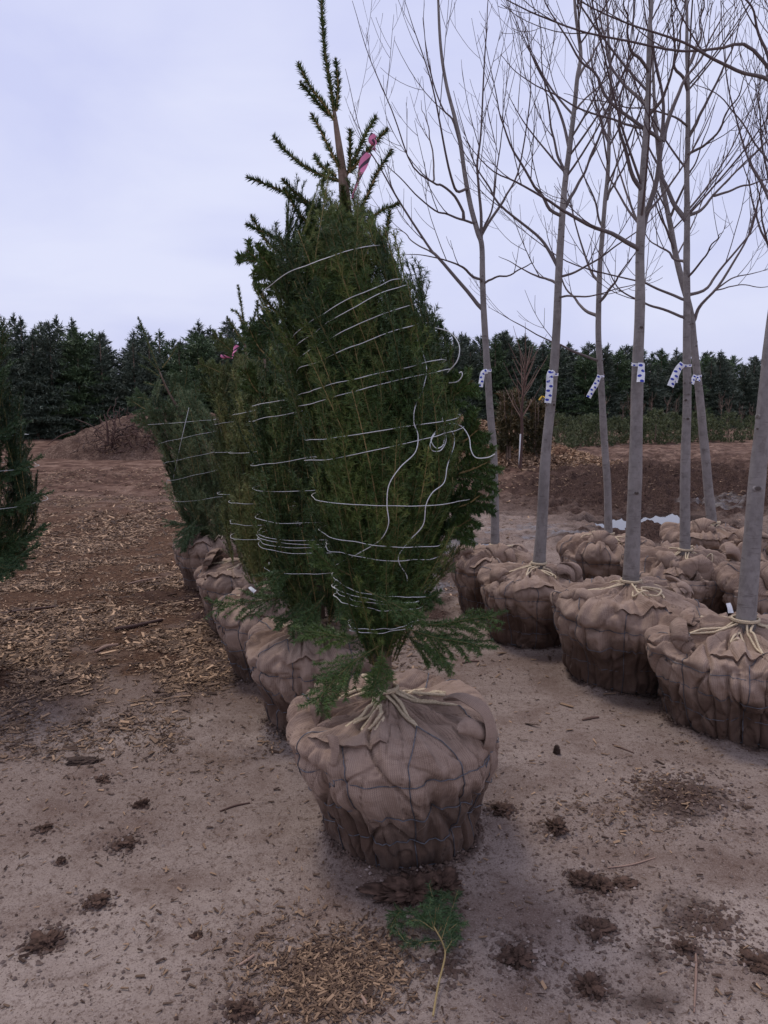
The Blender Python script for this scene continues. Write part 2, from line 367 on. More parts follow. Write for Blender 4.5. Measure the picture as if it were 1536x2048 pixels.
def masks(X, Y):
    px, py = proj(X, Y)
    wn = fbm(X * 1.7, Y * 1.7, oct=3, seed=5)
    front = Y > 0.4
    px = px + wn * 25; py = py + wn * 9
    g = lambda it: np.where(front, blob(px, py, it), 0)
    far = np.where(front, sstep(9, 15, Y), 0.0)
    chip = np.maximum(g(CHIP), 0.62 * far * (0.75 + 0.25 * sstep(900, 650, px))); mud_and_shade = g(MUD); wet = g(WET)
    for (bx, by, br) in BASES: mud_and_shade = np.maximum(mud_and_shade, 0.60 * np.exp(-((np.hypot(X - bx, Y - by) - br) / 0.045) ** 2))  # dark soil ring round each ball foot, painted in as contact shade
    pud = np.where(front, blob(*[a + b for a, b in zip(proj(X, Y), (wn * 40, wn * 4))], PUD), 0)
    return chip, mud_and_shade, wet, far, pud
def terrain(X, Y, m=None):
    chip, mud_and_shade, wet, far, pud = m if m is not None else masks(X, Y)
    d = np.hypot(X, Y)
    amp = 1 + 0.9 * sstep(8, 20, d)
    z = 0.010 * amp * fbm(X * 0.9, Y * 0.9, oct=3, seed=1) + 0.006 * fbm(X * 5, Y * 5, oct=3, seed=2)
    z = z + mud_and_shade * (0.030 * (1 + 1.3 * sstep(4, 9, d)) * amp * (fbm(X * 3.2, Y * 3.2, oct=4, seed=3, gain=0.6) + 0.9 * np.abs(fbm(X * 5.5, Y * 5.5, oct=3, seed=6, gain=0.6)))) + chip * 0.012 * fbm(X * 8, Y * 8, oct=2, seed=4)
    z = z * sstep(400, 60, d)
    pd = sstep(0.18, 0.6, pud)
    return z * (1 - 0.75 * pd) - 0.085 * pd
def build_ground():
    r = np.concatenate([np.linspace(0.02, 1.2, 8, endpoint=False), np.geomspace(1.2, 9, 380, endpoint=False), np.geomspace(9, 26, 330, endpoint=False), np.geomspace(26, 60, 90, endpoint=False), np.geomspace(60, 900, 24)])
    fine = np.linspace(-34, 34, 520); a = R_(1) * np.concatenate([fine, np.linspace(34, 326, 90)[1:-1]])
    X = r[:, None] * np.sin(a)[None, :]; Y = r[:, None] * np.cos(a)[None, :]
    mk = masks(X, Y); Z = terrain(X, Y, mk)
    b = MB(); b.grid(np.stack([X, Y, Z], -1), wrap=True)
    o = b.build('ground', M['ground'])
    for nm, arr in zip(('chip', 'mud_and_shade', 'wet', 'far'), mk):
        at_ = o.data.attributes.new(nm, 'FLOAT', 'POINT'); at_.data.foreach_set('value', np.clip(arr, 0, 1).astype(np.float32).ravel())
    # normals up
    tag(o, kind='structure')
    # puddle: a flat water sheet lying in the hollow
    p = gnd(1300, 1041); p2 = gnd(1010, 1087)
    for q, rx, ry in ((p, 1.9, 1.1), (p2, 0.5, 0.35)):
        b = MB(); n = 40; t = np.arange(n) / n * 6.28318
        ring = np.stack([q[0] - 0.3 * (rx > 1) + rx * np.cos(t), q[1] + ry * np.sin(t), np.full(n, -0.030)], -1)
        b.add(np.vstack([ring, [[q[0], q[1], -0.030]]]), t=np.stack([np.arange(n), (np.arange(n) + 1) % n, np.full(n, n)], -1))
        tag(b.build('puddle_water', M['water']), kind='structure')
build_ground()

def scatter(n, seed, rmin, rmax, half=31):
    g = np.random.default_rng(seed)
    r = np.exp(g.uniform(math.log(rmin), math.log(rmax), n)); a = R_(1) * g.uniform(-half, half, n)
    return g, r * np.sin(a), r * np.cos(a)
CLODS = [(830, 1785, 90), (282, 1612, 22), (122, 1720, 18), (85, 1658, 24), (92, 1880, 55), (190, 1806, 40), (250, 1682, 40), (1180, 1972, 50), (1185, 1770, 70), (1240, 1772, 40), (1112, 1664, 40), (1190, 1860, 50), (1520, 1928, 50), (1035, 1912, 60), (480, 2026, 50), (1005, 1620, 45), (1365, 1905, 60), (205, 1560, 30), (1360, 1590, 110), (1420, 1850, 80), (890, 1930, 60)]
def build_chips():
    g, X, Y = scatter(2600000, 11, 1.7, 20)
    chip, mud_and_shade, wet, far, pud = masks(X, Y)
    cl = 0.45 + 1.0 * fbm(X * 2.6, Y * 2.6, oct=3, seed=9) + 0.7 * fbm(X * 0.8, Y * 0.8, oct=2, seed=19)
    dens = np.clip(chip * np.clip(cl, 0.05, 1.3), 0, 1) * np.where(Y > 10, 0.7, 1) * (1 - 0.5 * np.clip(mud_and_shade, 0, 1)) + 0.0035
    keep = (g.random(len(X)) < dens * 0.55) & (pud < 0.3)
    X, Y, chip = X[keep], Y[keep], chip[keep]; n = len(X)
    L = np.clip(g.lognormal(math.log(0.0105), 0.65, n), 0.004, 0.085) * (1 + 0.55 * sstep(2.6, 5, Y) + 0.8 * sstep(7, 13, Y))
    L = np.minimum(L, np.where(Y < 3.2, 0.026, 0.14))
    W = np.clip(L * g.uniform(0.14, 0.38, n), 0.002, 0.022); T = g.uniform(0.001, 0.003, n)
    Z = terrain(X, Y) + T + 0.002
    yaw = g.uniform(0, 6.283, n); pit = g.normal(0, 0.16, n); rol = g.normal(0, 0.30, n)
    d = np.stack([np.cos(yaw) * np.cos(pit), np.sin(yaw) * np.cos(pit), np.sin(pit)], -1)
    s = np.stack([-np.sin(yaw) * np.cos(rol), np.cos(yaw) * np.cos(rol), np.sin(rol)], -1); u = np.cross(d, s)
    c = np.stack([X, Y, Z + np.abs(np.sin(pit)) * L * 0.4 + np.abs(np.sin(rol)) * W * 0.3], -1)
    taper = g.uniform(0.3, 1.0, n)
    V = []
    for (a, b_, e) in ((-1, -1, -1), (1, -1, -1), (1, 1, -1), (-1, 1, -1), (-1, -1, 1), (1, -1, 1), (1, 1, 1), (-1, 1, 1)):
        ww = W * (taper if a > 0 else 1)
        V.append(c + d * (a * L / 2)[:, None] + s * (b_ * ww / 2)[:, None] + u * (e * T / 2)[:, None])
    V = np.stack(V, 1).reshape(-1, 3)
    q = np.array([[4, 5, 6, 7], [0, 1, 5, 4], [1, 2, 6, 5], [2, 3, 7, 6], [3, 0, 4, 7]])
    Q = (np.arange(n)[:, None, None] * 8 + q[None]).reshape(-1, 4)
    tint = np.clip(g.beta(0.8, 1.9, n) * np.where(chip > 0.4, 1.0, 0.7) * np.where(Y < 2.8, 0.8, 1.0), 0, 1)
    b = MB(); b.add(V, Q, tint=np.repeat(tint, 8))
    tag(b.build('wood_chip_litter', M['chip'], smooth=False), 'scattered tan wood chips lying over the damp ground', 'wood chips', kind='stuff')
def build_crumbs():
    g, X, Y = scatter(260000, 12, 1.6, 11)
    chip, mud_and_shade, wet, far, pud = masks(X, Y)
    near = np.zeros_like(X)
    for (bx, by, br) in BASES: near = np.maximum(near, 0.55 * np.exp(-((np.hypot(X - bx, Y - by) - br) / 0.05) ** 2))
    for (x, y, r_) in CLODS:
        q = gnd(x, y); dd = np.hypot(X - q[0], (Y - q[1])) / (r_ * q[1] / F); near = np.maximum(near, np.exp(-(dd / 0.9) ** 2))
    dens = 0.03 + 0.35 * mud_and_shade + 1.2 * near + 0.1 * np.clip(fbm(X * 3, Y * 3, oct=3, seed=8), 0, 1)
    keep = (g.random(len(X)) < dens * 0.55) & (pud < 0.3)
    X, Y, mud_and_shade = X[keep], Y[keep], mud_and_shade[keep]; n = len(X)
    s = np.clip(g.lognormal(math.log(0.0036), 0.6, n), 0.0015, 0.0085) * (1 + 0.3 * mud_and_shade + 0.5 * near[keep])
    base = np.array([[1, 0, 0], [-1, 0, 0], [0, 1, 0], [0, -1, 0], [0, 0, 1], [0, 0, -1]], float)
    tr = np.array([[0, 2, 4], [2, 1, 4], [1, 3, 4], [3, 0, 4], [2, 0, 5], [1, 2, 5], [3, 1, 5], [0, 3, 5]])
    yaw = g.uniform(0, 6.28, n); cs, sn = np.cos(yaw), np.sin(yaw)
    B = base[None] * g.uniform(0.55, 1.25, (n, 6, 3)) * s[:, None, None]; B[..., 2] *= 0.7
    V = np.stack([B[..., 0] * cs[:, None] - B[..., 1] * sn[:, None], B[..., 0] * sn[:, None] + B[..., 1] * cs[:, None], B[..., 2]], -1)
    V += np.stack([X, Y, terrain(X, Y) + s * 0.3], -1)[:, None, :]
    T = (np.arange(n)[:, None, None] * 6 + tr[None]).reshape(-1, 3)
    tint = np.where(g.random(n) < 0.12 * (1 - mud_and_shade), g.uniform(0.6, 1.0, n), g.uniform(0, 0.4, n) * (1 - near[keep]))
    b = MB(); b.add(V.reshape(-1, 3), t=T, tint=np.repeat(tint, 6))
    tag(b.build('soil_crumb_litter', M['crumb'], smooth=False), 'fine crumbs of soil and grit over the bare ground', 'soil crumbs', kind='stuff')
build_chips(); build_crumbs()

# ------------------------------------------------------------------ burlap root balls
class Ball:
    def __init__(s, x, y, R, h, rb, seed, nm=10, folds=1.0, topshift=(0, 0), mer0=None):
        s.c = np.array([x, y, -0.012]); s.R, s.h, s.rb, s.seed, s.nm, s.folds = R, h, rb, seed, nm, folds
        s.ts = topshift
        p = np.array([(rb * 0.94 / R, 0.0), (rb / R, 0.02), (rb / R + 0.05, 0.14), (0.55 * rb / R + 0.45 * 0.95, 0.36), (0.94, 0.57), (1.0, 0.74), (0.965, 0.845), (0.84, 0.915), (0.58, 0.96), (0.30, 0.99), (0.09, 1.02)])
        pl = smooth_line(np.stack([p[:, 0] * R, p[:, 1] * h, 0 * p[:, 0]], -1), 400)[:, :2]
        L = np.concatenate([[0], np.cumsum(np.linalg.norm(np.diff(pl, axis=0), axis=1))]); s.L = L[-1]
        s.k = np.linspace(0, 1, 300); s.pr = np.interp(s.k * L[-1], L, pl[:, 0]); s.pz = np.interp(s.k * L[-1], L, pl[:, 1])
        tr, tz = np.gradient(s.pr), np.gradient(s.pz); ln = np.hypot(tr, tz); s.nr, s.nz = tz / ln, -tr / ln
        g = np.random.default_rng(seed)
        s.mer = (np.arange(nm) + g.uniform(-0.12, 0.12, nm)) / nm * 2 * math.pi + g.uniform(0, 0.6)
        if mer0 is not None: s.mer = R_(mer0) + np.arange(nm) / nm * 2 * math.pi + g.uniform(-0.04, 0.04, nm)
        s.rings = [0.005, 0.17 + g.uniform(-.02, .02), 0.32 + g.uniform(-.02, .02), 0.47 + g.uniform(-.015, .015)]
    def surf(s, th, k, off=0.0, smooth=False):
        th, k = np.broadcast_arrays(np.asarray(th, float), np.asarray(k, float))
        r = np.interp(k, s.k, s.pr); z = np.interp(k, s.k, s.pz); nr = np.interp(k, s.k, s.nr); nz = np.interp(k, s.k, s.nz)
        c, sn = np.cos(th), np.sin(th); R, sd = s.R, s.seed
        d = 0.045 * R * fbm(c * 1.3 + 7, sn * 1.3, k * 2.2, 3, sd) * sstep(0, 0.12, k)
        top = sstep(0.42, 0.60, k)
        # loose cloth bulging over the upper wire, pinched where wires cross it
        d = d + 0.10 * R * s.folds * np.exp(-((k - 0.60) / 0.10) ** 2) * (0.35 + noise(c * 2.3, sn * 2.3, k * 2, sd + 3))
        rid = 1 - np.abs(fbm(c * 2.6 + 0.9 * k, sn * 2.6, k * 1.4 + 3, 3, sd + 5))
        d = d + 0.16 * R * s.folds * (rid - 0.72) * top * sstep(1.0, 0.82, k)
        rid2 = 1 - np.abs(noise(th * 1.9 / 1.0 + 3 * noise(c * 2, sn * 2, k * 3, sd + 7), k * 1.5, 0, sd + 8)) if False else 1 - np.abs(noise(c * 5.5 + k, sn * 5.5, k * 2.0, sd + 8))
        d = d + 0.055 * R * s.folds * (rid2 - 0.6) * (0.25 + 0.75 * top) * sstep(0.0, 0.1, k) * sstep(1.0, 0.9, k)
        # vertical seams and sagging creases on the sides
        cre = 1 - np.abs(noise(c * 4 + 0.6 * k, sn * 4, k * 0.8, sd + 11)); d = d - 0.05 * R * sstep(0.86, 1.0, cre) * (1 - top)
        for m in s.mer:
            dm = np.abs((th - m + math.pi) % (2 * math.pi) - math.pi)
            d = d - 0.026 * R * (0.45 + 0.55 * noise(m, k * 4, 0, sd + 40)) * np.exp(-(dm / 0.10) ** 2) * sstep(0.75, 0.55, k) * sstep(0, .1, k)
        for q in s.rings[1:]:
            d = d - 0.022 * R * (0.35 + 0.75 * noise(c * 1.7, sn * 1.7, q * 9, sd + 41)) * np.exp(-((k - q) / 0.030) ** 2)
        d = d - 0.018 * R * np.exp(-((k - s.rings[3]) / 0.03) ** 2)
        wr = fbm(c * 3.2 + k * 1.6, sn * 3.2 - k * 1.1, k * 2.6, 3, sd + 31); d = d + 0.030 * R * (1 - np.abs(wr) * 2.2) * (1 - 0.5 * top) * sstep(0, .08, k) - 0.015 * R
        cr2 = 1 - np.abs(noise(c * 3 + k * 3.1, sn * 3 + k * 1.7, k * 1.2, sd + 33)); d = d - 0.055 * R * sstep(0.88, 1.0, cr2) * sstep(0.05, .2, k) * sstep(0.97, 0.85, k)
        d = d + 0.016 * R * (1 - 2.0 * np.abs(noise(c * 8 + 3 * k, sn * 8, k * 5, sd + 35))) * sstep(0, .06, k) - 0.022 * R * sstep(0.9, 1.0, 1 - np.abs(noise(c * 6 - 2 * k, sn * 6 + 4 * k, k * 3, sd + 37))) * sstep(0, .06, k)
        d = d + off
        rr = np.maximum(r + d * nr, 0.02); sag = 0.02 * R * top * noise(c * 3, sn * 3, 2, sd + 13)
        zz = np.maximum(z + d * nz - sag, 0.0)
        f = sstep(0, 1, zz / s.h)
        return np.stack([s.c[0] + rr * c + s.ts[0] * f, s.c[1] + rr * sn + s.ts[1] * f, s.c[2] + zz], -1)
    def mesh(s, na, nk, b):
        th = np.arange(na + 1) / na * 2 * math.pi; k = np.linspace(0, 1, nk)
        P = s.surf(th[None, :], k[:, None])
        uv = np.stack(np.broadcast_arrays(th[None, :] * s.R * 0.9, k[:, None] * s.L), -1)
        damp = np.broadcast_to((0.80 * sstep(0.56, 0.12, k))[:, None], (nk, na + 1)) + 0.22 * fbm(np.cos(th) * 2, np.sin(th) * 2, k[:, None] * 3, 3, s.seed + 20)
        b.grid(P, uv=uv, tint=np.clip(damp, 0, 1).ravel())
    def sheet(s, b, base, nrm, across, rr, turns, seed, m=22, flat=1.35):
        n = len(base); t = np.linspace(0, 1, n); ang = np.linspace(-0.05, 1.0, m) * turns * 2 * math.pi
        P = base[:, None, :] + rr[:, None, None] * (np.sin(ang)[None, :, None] * nrm[:, None, :] + (1 - np.cos(ang))[None, :, None] * across[:, None, :] * flat)
        P = P + (0.16 * rr[:, None] * noise(t[:, None] * 4.5, ang[None, :] * 0.5, 0, seed + 2))[..., None] * nrm[:, None, :] + (0.22 * rr[:, None] * noise(t[:, None] * 6, ang[None, :] * 0.35, 3, seed + 4))[..., None] * across[:, None, :]
        L = np.concatenate([[0], np.cumsum(np.linalg.norm(np.diff(base, axis=0), axis=1))])
        uv = 1.7 * np.stack(np.broadcast_arrays(L[:, None], ang[None, :] * rr.max()), -1)
        b.grid(P, uv=uv, tint=0.05)
        dn = unit(np.cross(np.gradient(P, axis=0), np.gradient(P, axis=1))); P2 = P - dn * 0.006
        b.grid(P2[:, ::-1], uv=uv[:, ::-1], tint=0.12)
        for j in (0, m - 1): b.grid(np.stack([P[:, j], P2[:, j]], 1), uv=np.stack([uv[:, j], uv[:, j]], 1), tint=0.1)
    def fold(s, b, th0, th1, k0, k1, rad, turns=0.45, n=44, seed=0):
        "a lip of spare cloth lying on the ball: a sheet that leaves the surface and flops over"
        t = np.linspace(0, 1, n); th = th0 + (th1 - th0) * t; k = k0 + (k1 - k0) * t + 0.03 * noise(t * 2.2, 0, 0, seed + 1)
        base = s.surf(th, k, -0.004); nrm = unit(base - (s.c + [0, 0, s.h * 0.35])); tang = unit(np.gradient(base, axis=0))
        across = unit(np.cross(nrm, tang)); env = np.clip(np.minimum(t, 1 - t) * 3.2, 0, 1) ** 0.6 + 0.02
        s.sheet(b, base, nrm, across, rad * env * (1 + 0.18 * noise(t * 3, 0, 0, seed)), min(turns, 0.47), seed)
    def lip_path(s, b, pts, rad, turns, seed, flip=1.0, flat=1.2):
        "the same along a line given by points of the place"
        base = smooth_line(np.array(pts), 46); t = np.linspace(0, 1, 46); nrm = unit(base - (s.c + [0, 0, s.h * 0.35])); tang = unit(np.gradient(base, axis=0))
        nrm = unit(nrm - tang * np.sum(nrm * tang, 1, keepdims=True)); across = unit(np.cross(nrm, tang)) * flip; env = np.clip(np.minimum(t, 1 - t) * 4.5, 0, 1) ** 0.6 + 0.02
        s.sheet(b, base, nrm, across, rad * env, turns, seed, flat=flat)
    def patch(s, b, th0, th1, k0, k1, seed):
        "a second layer of cloth with a free lower hem"
        n, m = 46, 26; u = np.linspace(0, 1, n)[None, :]; v = np.linspace(0, 1, m)[:, None]
        kl = k0 + 0.035 * noise(u * 2.3, seed, 0, seed) + 0.05 * (u - 0.5); th = th0 + (th1 - th0) * u + 0.05 * noise(v * 2, seed, 0, seed + 1); k = kl + (k1 - kl) * v
        edge = np.minimum(np.minimum(u, 1 - u) * 7, 1); off = 0.003 + (0.006 + 0.012 * (1 - v) ** 3) * edge * np.clip((1 - v) * 4, 0, 1)
        P = s.surf(th + 0 * v, k, off); uv = np.stack(np.broadcast_arrays((th1 - th0) * s.R * u * 0.9 + 0.3 * v * (k1 - k0) * s.L, v * (k1 - k0) * s.L + 0.1 * u), -1)
        b.grid(P, uv=uv, tint=0.02)
        H2 = s.surf(th[:1] + 0 * u, kl + 0.012, 0.0); b.grid(np.stack([P[0], H2[0] if H2.ndim == 3 else H2], 0), uv=np.stack([uv[0], uv[1]], 0), tint=0.3)
    def wires(s, b, r=0.0022, rng=None):
        g = np.random.default_rng(s.seed + 50); off = r * 1.2
        for i, q in enumerate(s.rings):
            n = 160; th = np.linspace(0, 2 * math.pi, n + 1)
            k = q + 0.010 * noise(np.cos(th) * 2.5, np.sin(th) * 2.5, i, s.seed + 60) * (i > 0)
            P = s.surf(th, k, off + (0.010 if i == 0 else 0.006 * noise(np.cos(th) * 3, np.sin(th) * 3, i * 3, s.seed + 61)))
            if i == 0: P[:, 2] = s.c[2] + 0.022
            if i > 0:  # Z-shaped crimps pulled tight by hand
                for cth in g.uniform(0, 6.28, 3):
                    j = int(cth / 6.28318 * n)
                    if 3 < j < n - 4:
                        tg = unit(P[j + 1] - P[j - 1]); up = np.array([0, 0, 1.0]); a = 0.018
                        P = np.vstack([P[:j], [P[j] - up * 0.0 + tg * a, P[j] + tg * a - up * a * 0.9, P[j] - tg * a * 0.7 - up * a * 1.0, P[j] - tg * a * 0.7 - up * a * 1.9], P[j + 1:] - up * 0]) if i == 3 else P
                        n = len(P) - 1
            b.tube(P, r * (1.15 if i == 0 else 1.0), 6, cap=False)
        s.hooks = []
        for j in range(0, s.nm, 2):
            m0, m1 = s.mer[j], s.mer[(j + 1) % s.nm]
            if m1 < m0: m1 += 2 * math.pi
            hk = 0.74 + g.uniform(-0.02, 0.03); mid = (m0 + m1) / 2
            s.hooks.append((mid, hk))
            for mm in (m0, m1):
                k = np.linspace(0.01, 0.56, 40); th = mm + 0.02 * noise(k * 7, mm, 0, s.seed + 70)
                P = s.surf(th, k, off)
                k2 = np.linspace(0.56, hk, 16); t = (k2 - 0.56) / (hk - 0.56)
                P2 = s.surf(mm + (mid - mm) * t ** 1.3, k2, off + 0.003)
                b.tube(np.vstack([P, P2[1:]]), r, 6)
    def ropes(s, b, tx, ty, tz, tr, r=0.0058, fine=False, loops=1):
        g = np.random.default_rng(s.seed + 90); st = 0.006 if fine else 0.02
        def rope(pts):
            L = np.linalg.norm(np.diff(pts, axis=0), axis=1).sum(); n = max(8, int(L / st))
            b.tube(smooth_line(pts, n), r, 9 if fine else 6, lobes=3 if fine else 0, twist=190.0)
        for (th, k) in s.hooks:
            for dth in (-0.035, 0.05):
                ks = np.linspace(k, 0.94, 7); P = s.surf(th + dth * np.linspace(0, 1.5, 7), ks, r * 1.1)
                P[:, 2] = np.maximum.accumulate(P[:, 2]) if True else P[:, 2]
                end = np.array([tx + tr * 1.05 * math.cos(th + dth * 6), ty + tr * 1.05 * math.sin(th + dth * 6), max(tz, P[-1, 2])])
                rope(np.vstack([P[:1], P[2:], [end]]))
        t = np.linspace(0, 4 * math.pi, 40); rope(np.stack([tx + tr * 1.15 * np.cos(t), ty + tr * 1.15 * np.sin(t), tz + 0.008 + 0.012 * t / 12.6 + 0 * t], -1))
        # a slack bow lying on the cloth in front of the stem
        for q in range(loops):
            th = g.uniform(-2.2, -0.9) if q == 0 else g.uniform(0, 6.28)
            k0 = 0.93; w_ = g.uniform(0.10, 0.22)
            ks = np.array([k0, 0.86, 0.80, 0.785, 0.80, 0.87, k0]); ths = th + w_ * np.array([0, -0.9, -0.9, 0.1, 1.0, 0.7, 0.1])
            P = s.surf(ths, ks, r * 1.4); P[:, 2] += g.uniform(0.0, 0.03) * np.sin(np.linspace(0, math.pi, 7)); rope(P)
            ks = np.array([k0, 0.87, 0.80, 0.76]); rope(s.surf(th + np.array([0, .15, .22, .12]), ks, r * 1.4))

def make_ball(root, base, x, Y, R, h, rb, seed, trunk_r, trunk_xy=None, near=False, nm=10, folds=1.0, lips=(), loops=1, topshift=(0, 0), patches=None, ears=(), mer0=None):
    bl = Ball(x, Y, R, h, rb, seed, nm, folds, topshift, mer0)
    b = MB(); bl.mesh(440 if near else 240, 300 if near else 150, b)
    for i, l in enumerate(lips): bl.fold(b, *l, seed=seed * 7 + i)
    for i, q in enumerate(patches if patches is not None else ((-2.2 + 0.3 * math.sin(seed), -1.5 + 0.3 * math.sin(seed * 3), 0.60, 0.84),)): bl.patch(b, *q, seed=seed * 5 + i)
    for i, (pp, rad, tu, fl, ft) in enumerate(ears): bl.lip_path(b, [at(x_, y_, yy_) for x_, y_, yy_ in pp], rad, tu, seed + i, fl, ft)
    gf = np.random.default_rng(seed + 400)
    for _ in range(46 if near else 22):
        th_, k_ = gf.uniform(-math.pi, 0.0), gf.uniform(0.25, 0.9); L_ = gf.uniform(0.02, 0.11); n_ = 7; u_ = np.linspace(0, 1, n_); a_ = gf.uniform(0, 6.28)
        P_ = bl.surf(th_ + math.cos(a_) * u_ * L_ / R, k_ + math.sin(a_) * u_ * L_ / bl.L, 0.002 + 0.012 * np.sin(u_ * 3.1) * gf.uniform(0.2, 1.3)); b.tube(P_, 0.0008 if near else 0.0012, 4, cap=False, tint=0.0)
    bo = b.build('burlap', M['burlap'], root, base)
    b = MB(); bl.wires(b, 0.0021 if near else 0.0022); b.build('wire_basket', M['wire'], bo, (0, 0, 0)).location = tuple(-np.asarray(base))
    tx, ty = trunk_xy if trunk_xy else (x + topshift[0], Y + topshift[1])
    b = MB(); bl.ropes(b, tx, ty, h + 0.01, trunk_r, 0.0056, near, loops); b.build('rope', M['rope'], bo, (0, 0, 0)).location = tuple(-np.asarray(base))
    return bl

# ------------------------------------------------------------------ spruces
def needles(p, q, n, ln, wd, g, fwd=0.75, flat=0.0, nrm=None):
    "needle triangles round the shoot p -> q"
    t = g.random(n)[:, None]; P = p + (q - p) * t; ax = unit(q - p)
    ref = np.array([0.3, 0.9, 0.2]); u = unit(np.cross(ax, ref)); v = np.cross(ax, u)
    a = g.uniform(0, 2 * math.pi, n)[:, None]; rad = np.cos(a) * u + np.sin(a) * v
    if nrm is not None:
        sd = np.cross(ax, nrm); rad = unit(np.where(g.random((n, 1)) < 0.5, -1, 1) * sd + nrm * g.normal(-0.1, 0.45, (n, 1)))
    d = unit(ax * (fwd + 0.3 * g.normal(size=(n, 1))) + rad * (1.0 - flat * 0.0) + 0.12 * g.normal(size=(n, 3)))
    L = ln * g.uniform(0.7, 1.15, (n, 1)); s = unit(np.cross(d, g.normal(size=(n, 3)))) * wd * 0.5
    V = np.stack([P - s, P + s, P + d * L], 1).reshape(-1, 3)
    return V, np.arange(n * 3).reshape(-1, 3)
def spray(b, line, nrm, g, side=0.12, nside=9, ln=0.016, wd=0.0018, dens=520, twig=0.0013, tint=0.5, start=0.05, droop=0.0, two=True, bend=1.15, stem=None):
    "a leafy branch end: stem along the line, side shoots in the plane across nrm, needles on all"
    line = np.asarray(line, float); seg = np.linalg.norm(np.diff(line, axis=0), axis=1); L = seg.sum()
    tt = np.clip(tint, 0, 1)
    b.tube(line, np.linspace(twig * 1.8, twig * 0.9, len(line)), 4, cap=False, mat=1, tint=(0.40 + 0.60 * (g.random() < 0.5)) if stem is None else stem)
    cum = np.concatenate([[0], np.cumsum(seg)])
    def pos(x): return np.array([np.interp(x, cum, line[:, k]) for k in range(3)])
    for i in range(len(line) - 1):
        if cum[i + 1] < start * L: continue
        n = int(dens * seg[i] * 0.9)
        if n > 0:
            V, T = needles(line[i], line[i + 1], n, ln, wd, g, nrm=None if nside == 0 else nrm); b.add(V, t=T, tint=np.repeat(np.clip(tt + g.normal(0, 0.12, n), 0, 1), 3))
    for k in range(nside):
        for sd in ((-1, 1) if two else (1 if k % 2 else -1,)):
            x = L * (start + (0.94 - start) * (k + g.uniform(0.1, 0.9)) / nside)
            p = pos(x); tg = unit(pos(min(x + 0.02, L)) - pos(max(x - 0.02, 0)))
            n_ = nrm if callable(nrm) is False else nrm(p)
            sdv = unit(np.cross(tg, n_)) * sd
            l2 = side * (1.0 - 0.62 * x / L) * g.uniform(0.55, 1.15)
            d = unit(tg * bend + sdv * 0.75 + n_ * g.normal(0, 0.18) + 0.08 * g.normal(size=3) + np.array([0, 0, -droop]))
            q = p + d * l2; m = (p + q) / 2 + 0.08 * l2 * tg
            b.tube(np.array([p, m, q]), [twig * 0.8, twig * 0.6, twig * 0.4], 3, cap=False, mat=1, tint=g.uniform(0.0, 0.45))
            for u_, w_ in ((p, m), (m, q)):
                n = int(dens * l2 * 0.5) + 1; V, T = needles(u_, w_, n, ln, wd, g, nrm=n_)
                b.add(V, t=T, tint=np.repeat(np.clip(tt + g.normal(0, 0.12, n) + 0.08, 0, 1), 3))
def template(seed, L, side, nside, ln, wd, dens):
    g = np.random.default_rng(seed); b = MB()
    z = np.linspace(0, L, 7); line = np.stack([0.02 * L * np.sin(z / L * 3 + seed), 0.0 * z, z], -1)
    spray(b, line, np.array([0, 1.0, 0]), g, side, nside, ln, wd, dens, tint=0.5)
    q = np.concatenate(b.q) if b.q else None; t = np.concatenate(b.t); tm = np.concatenate(b.tm)
    return np.concatenate(b.v), q, t, tm, np.concatenate(b.at), L

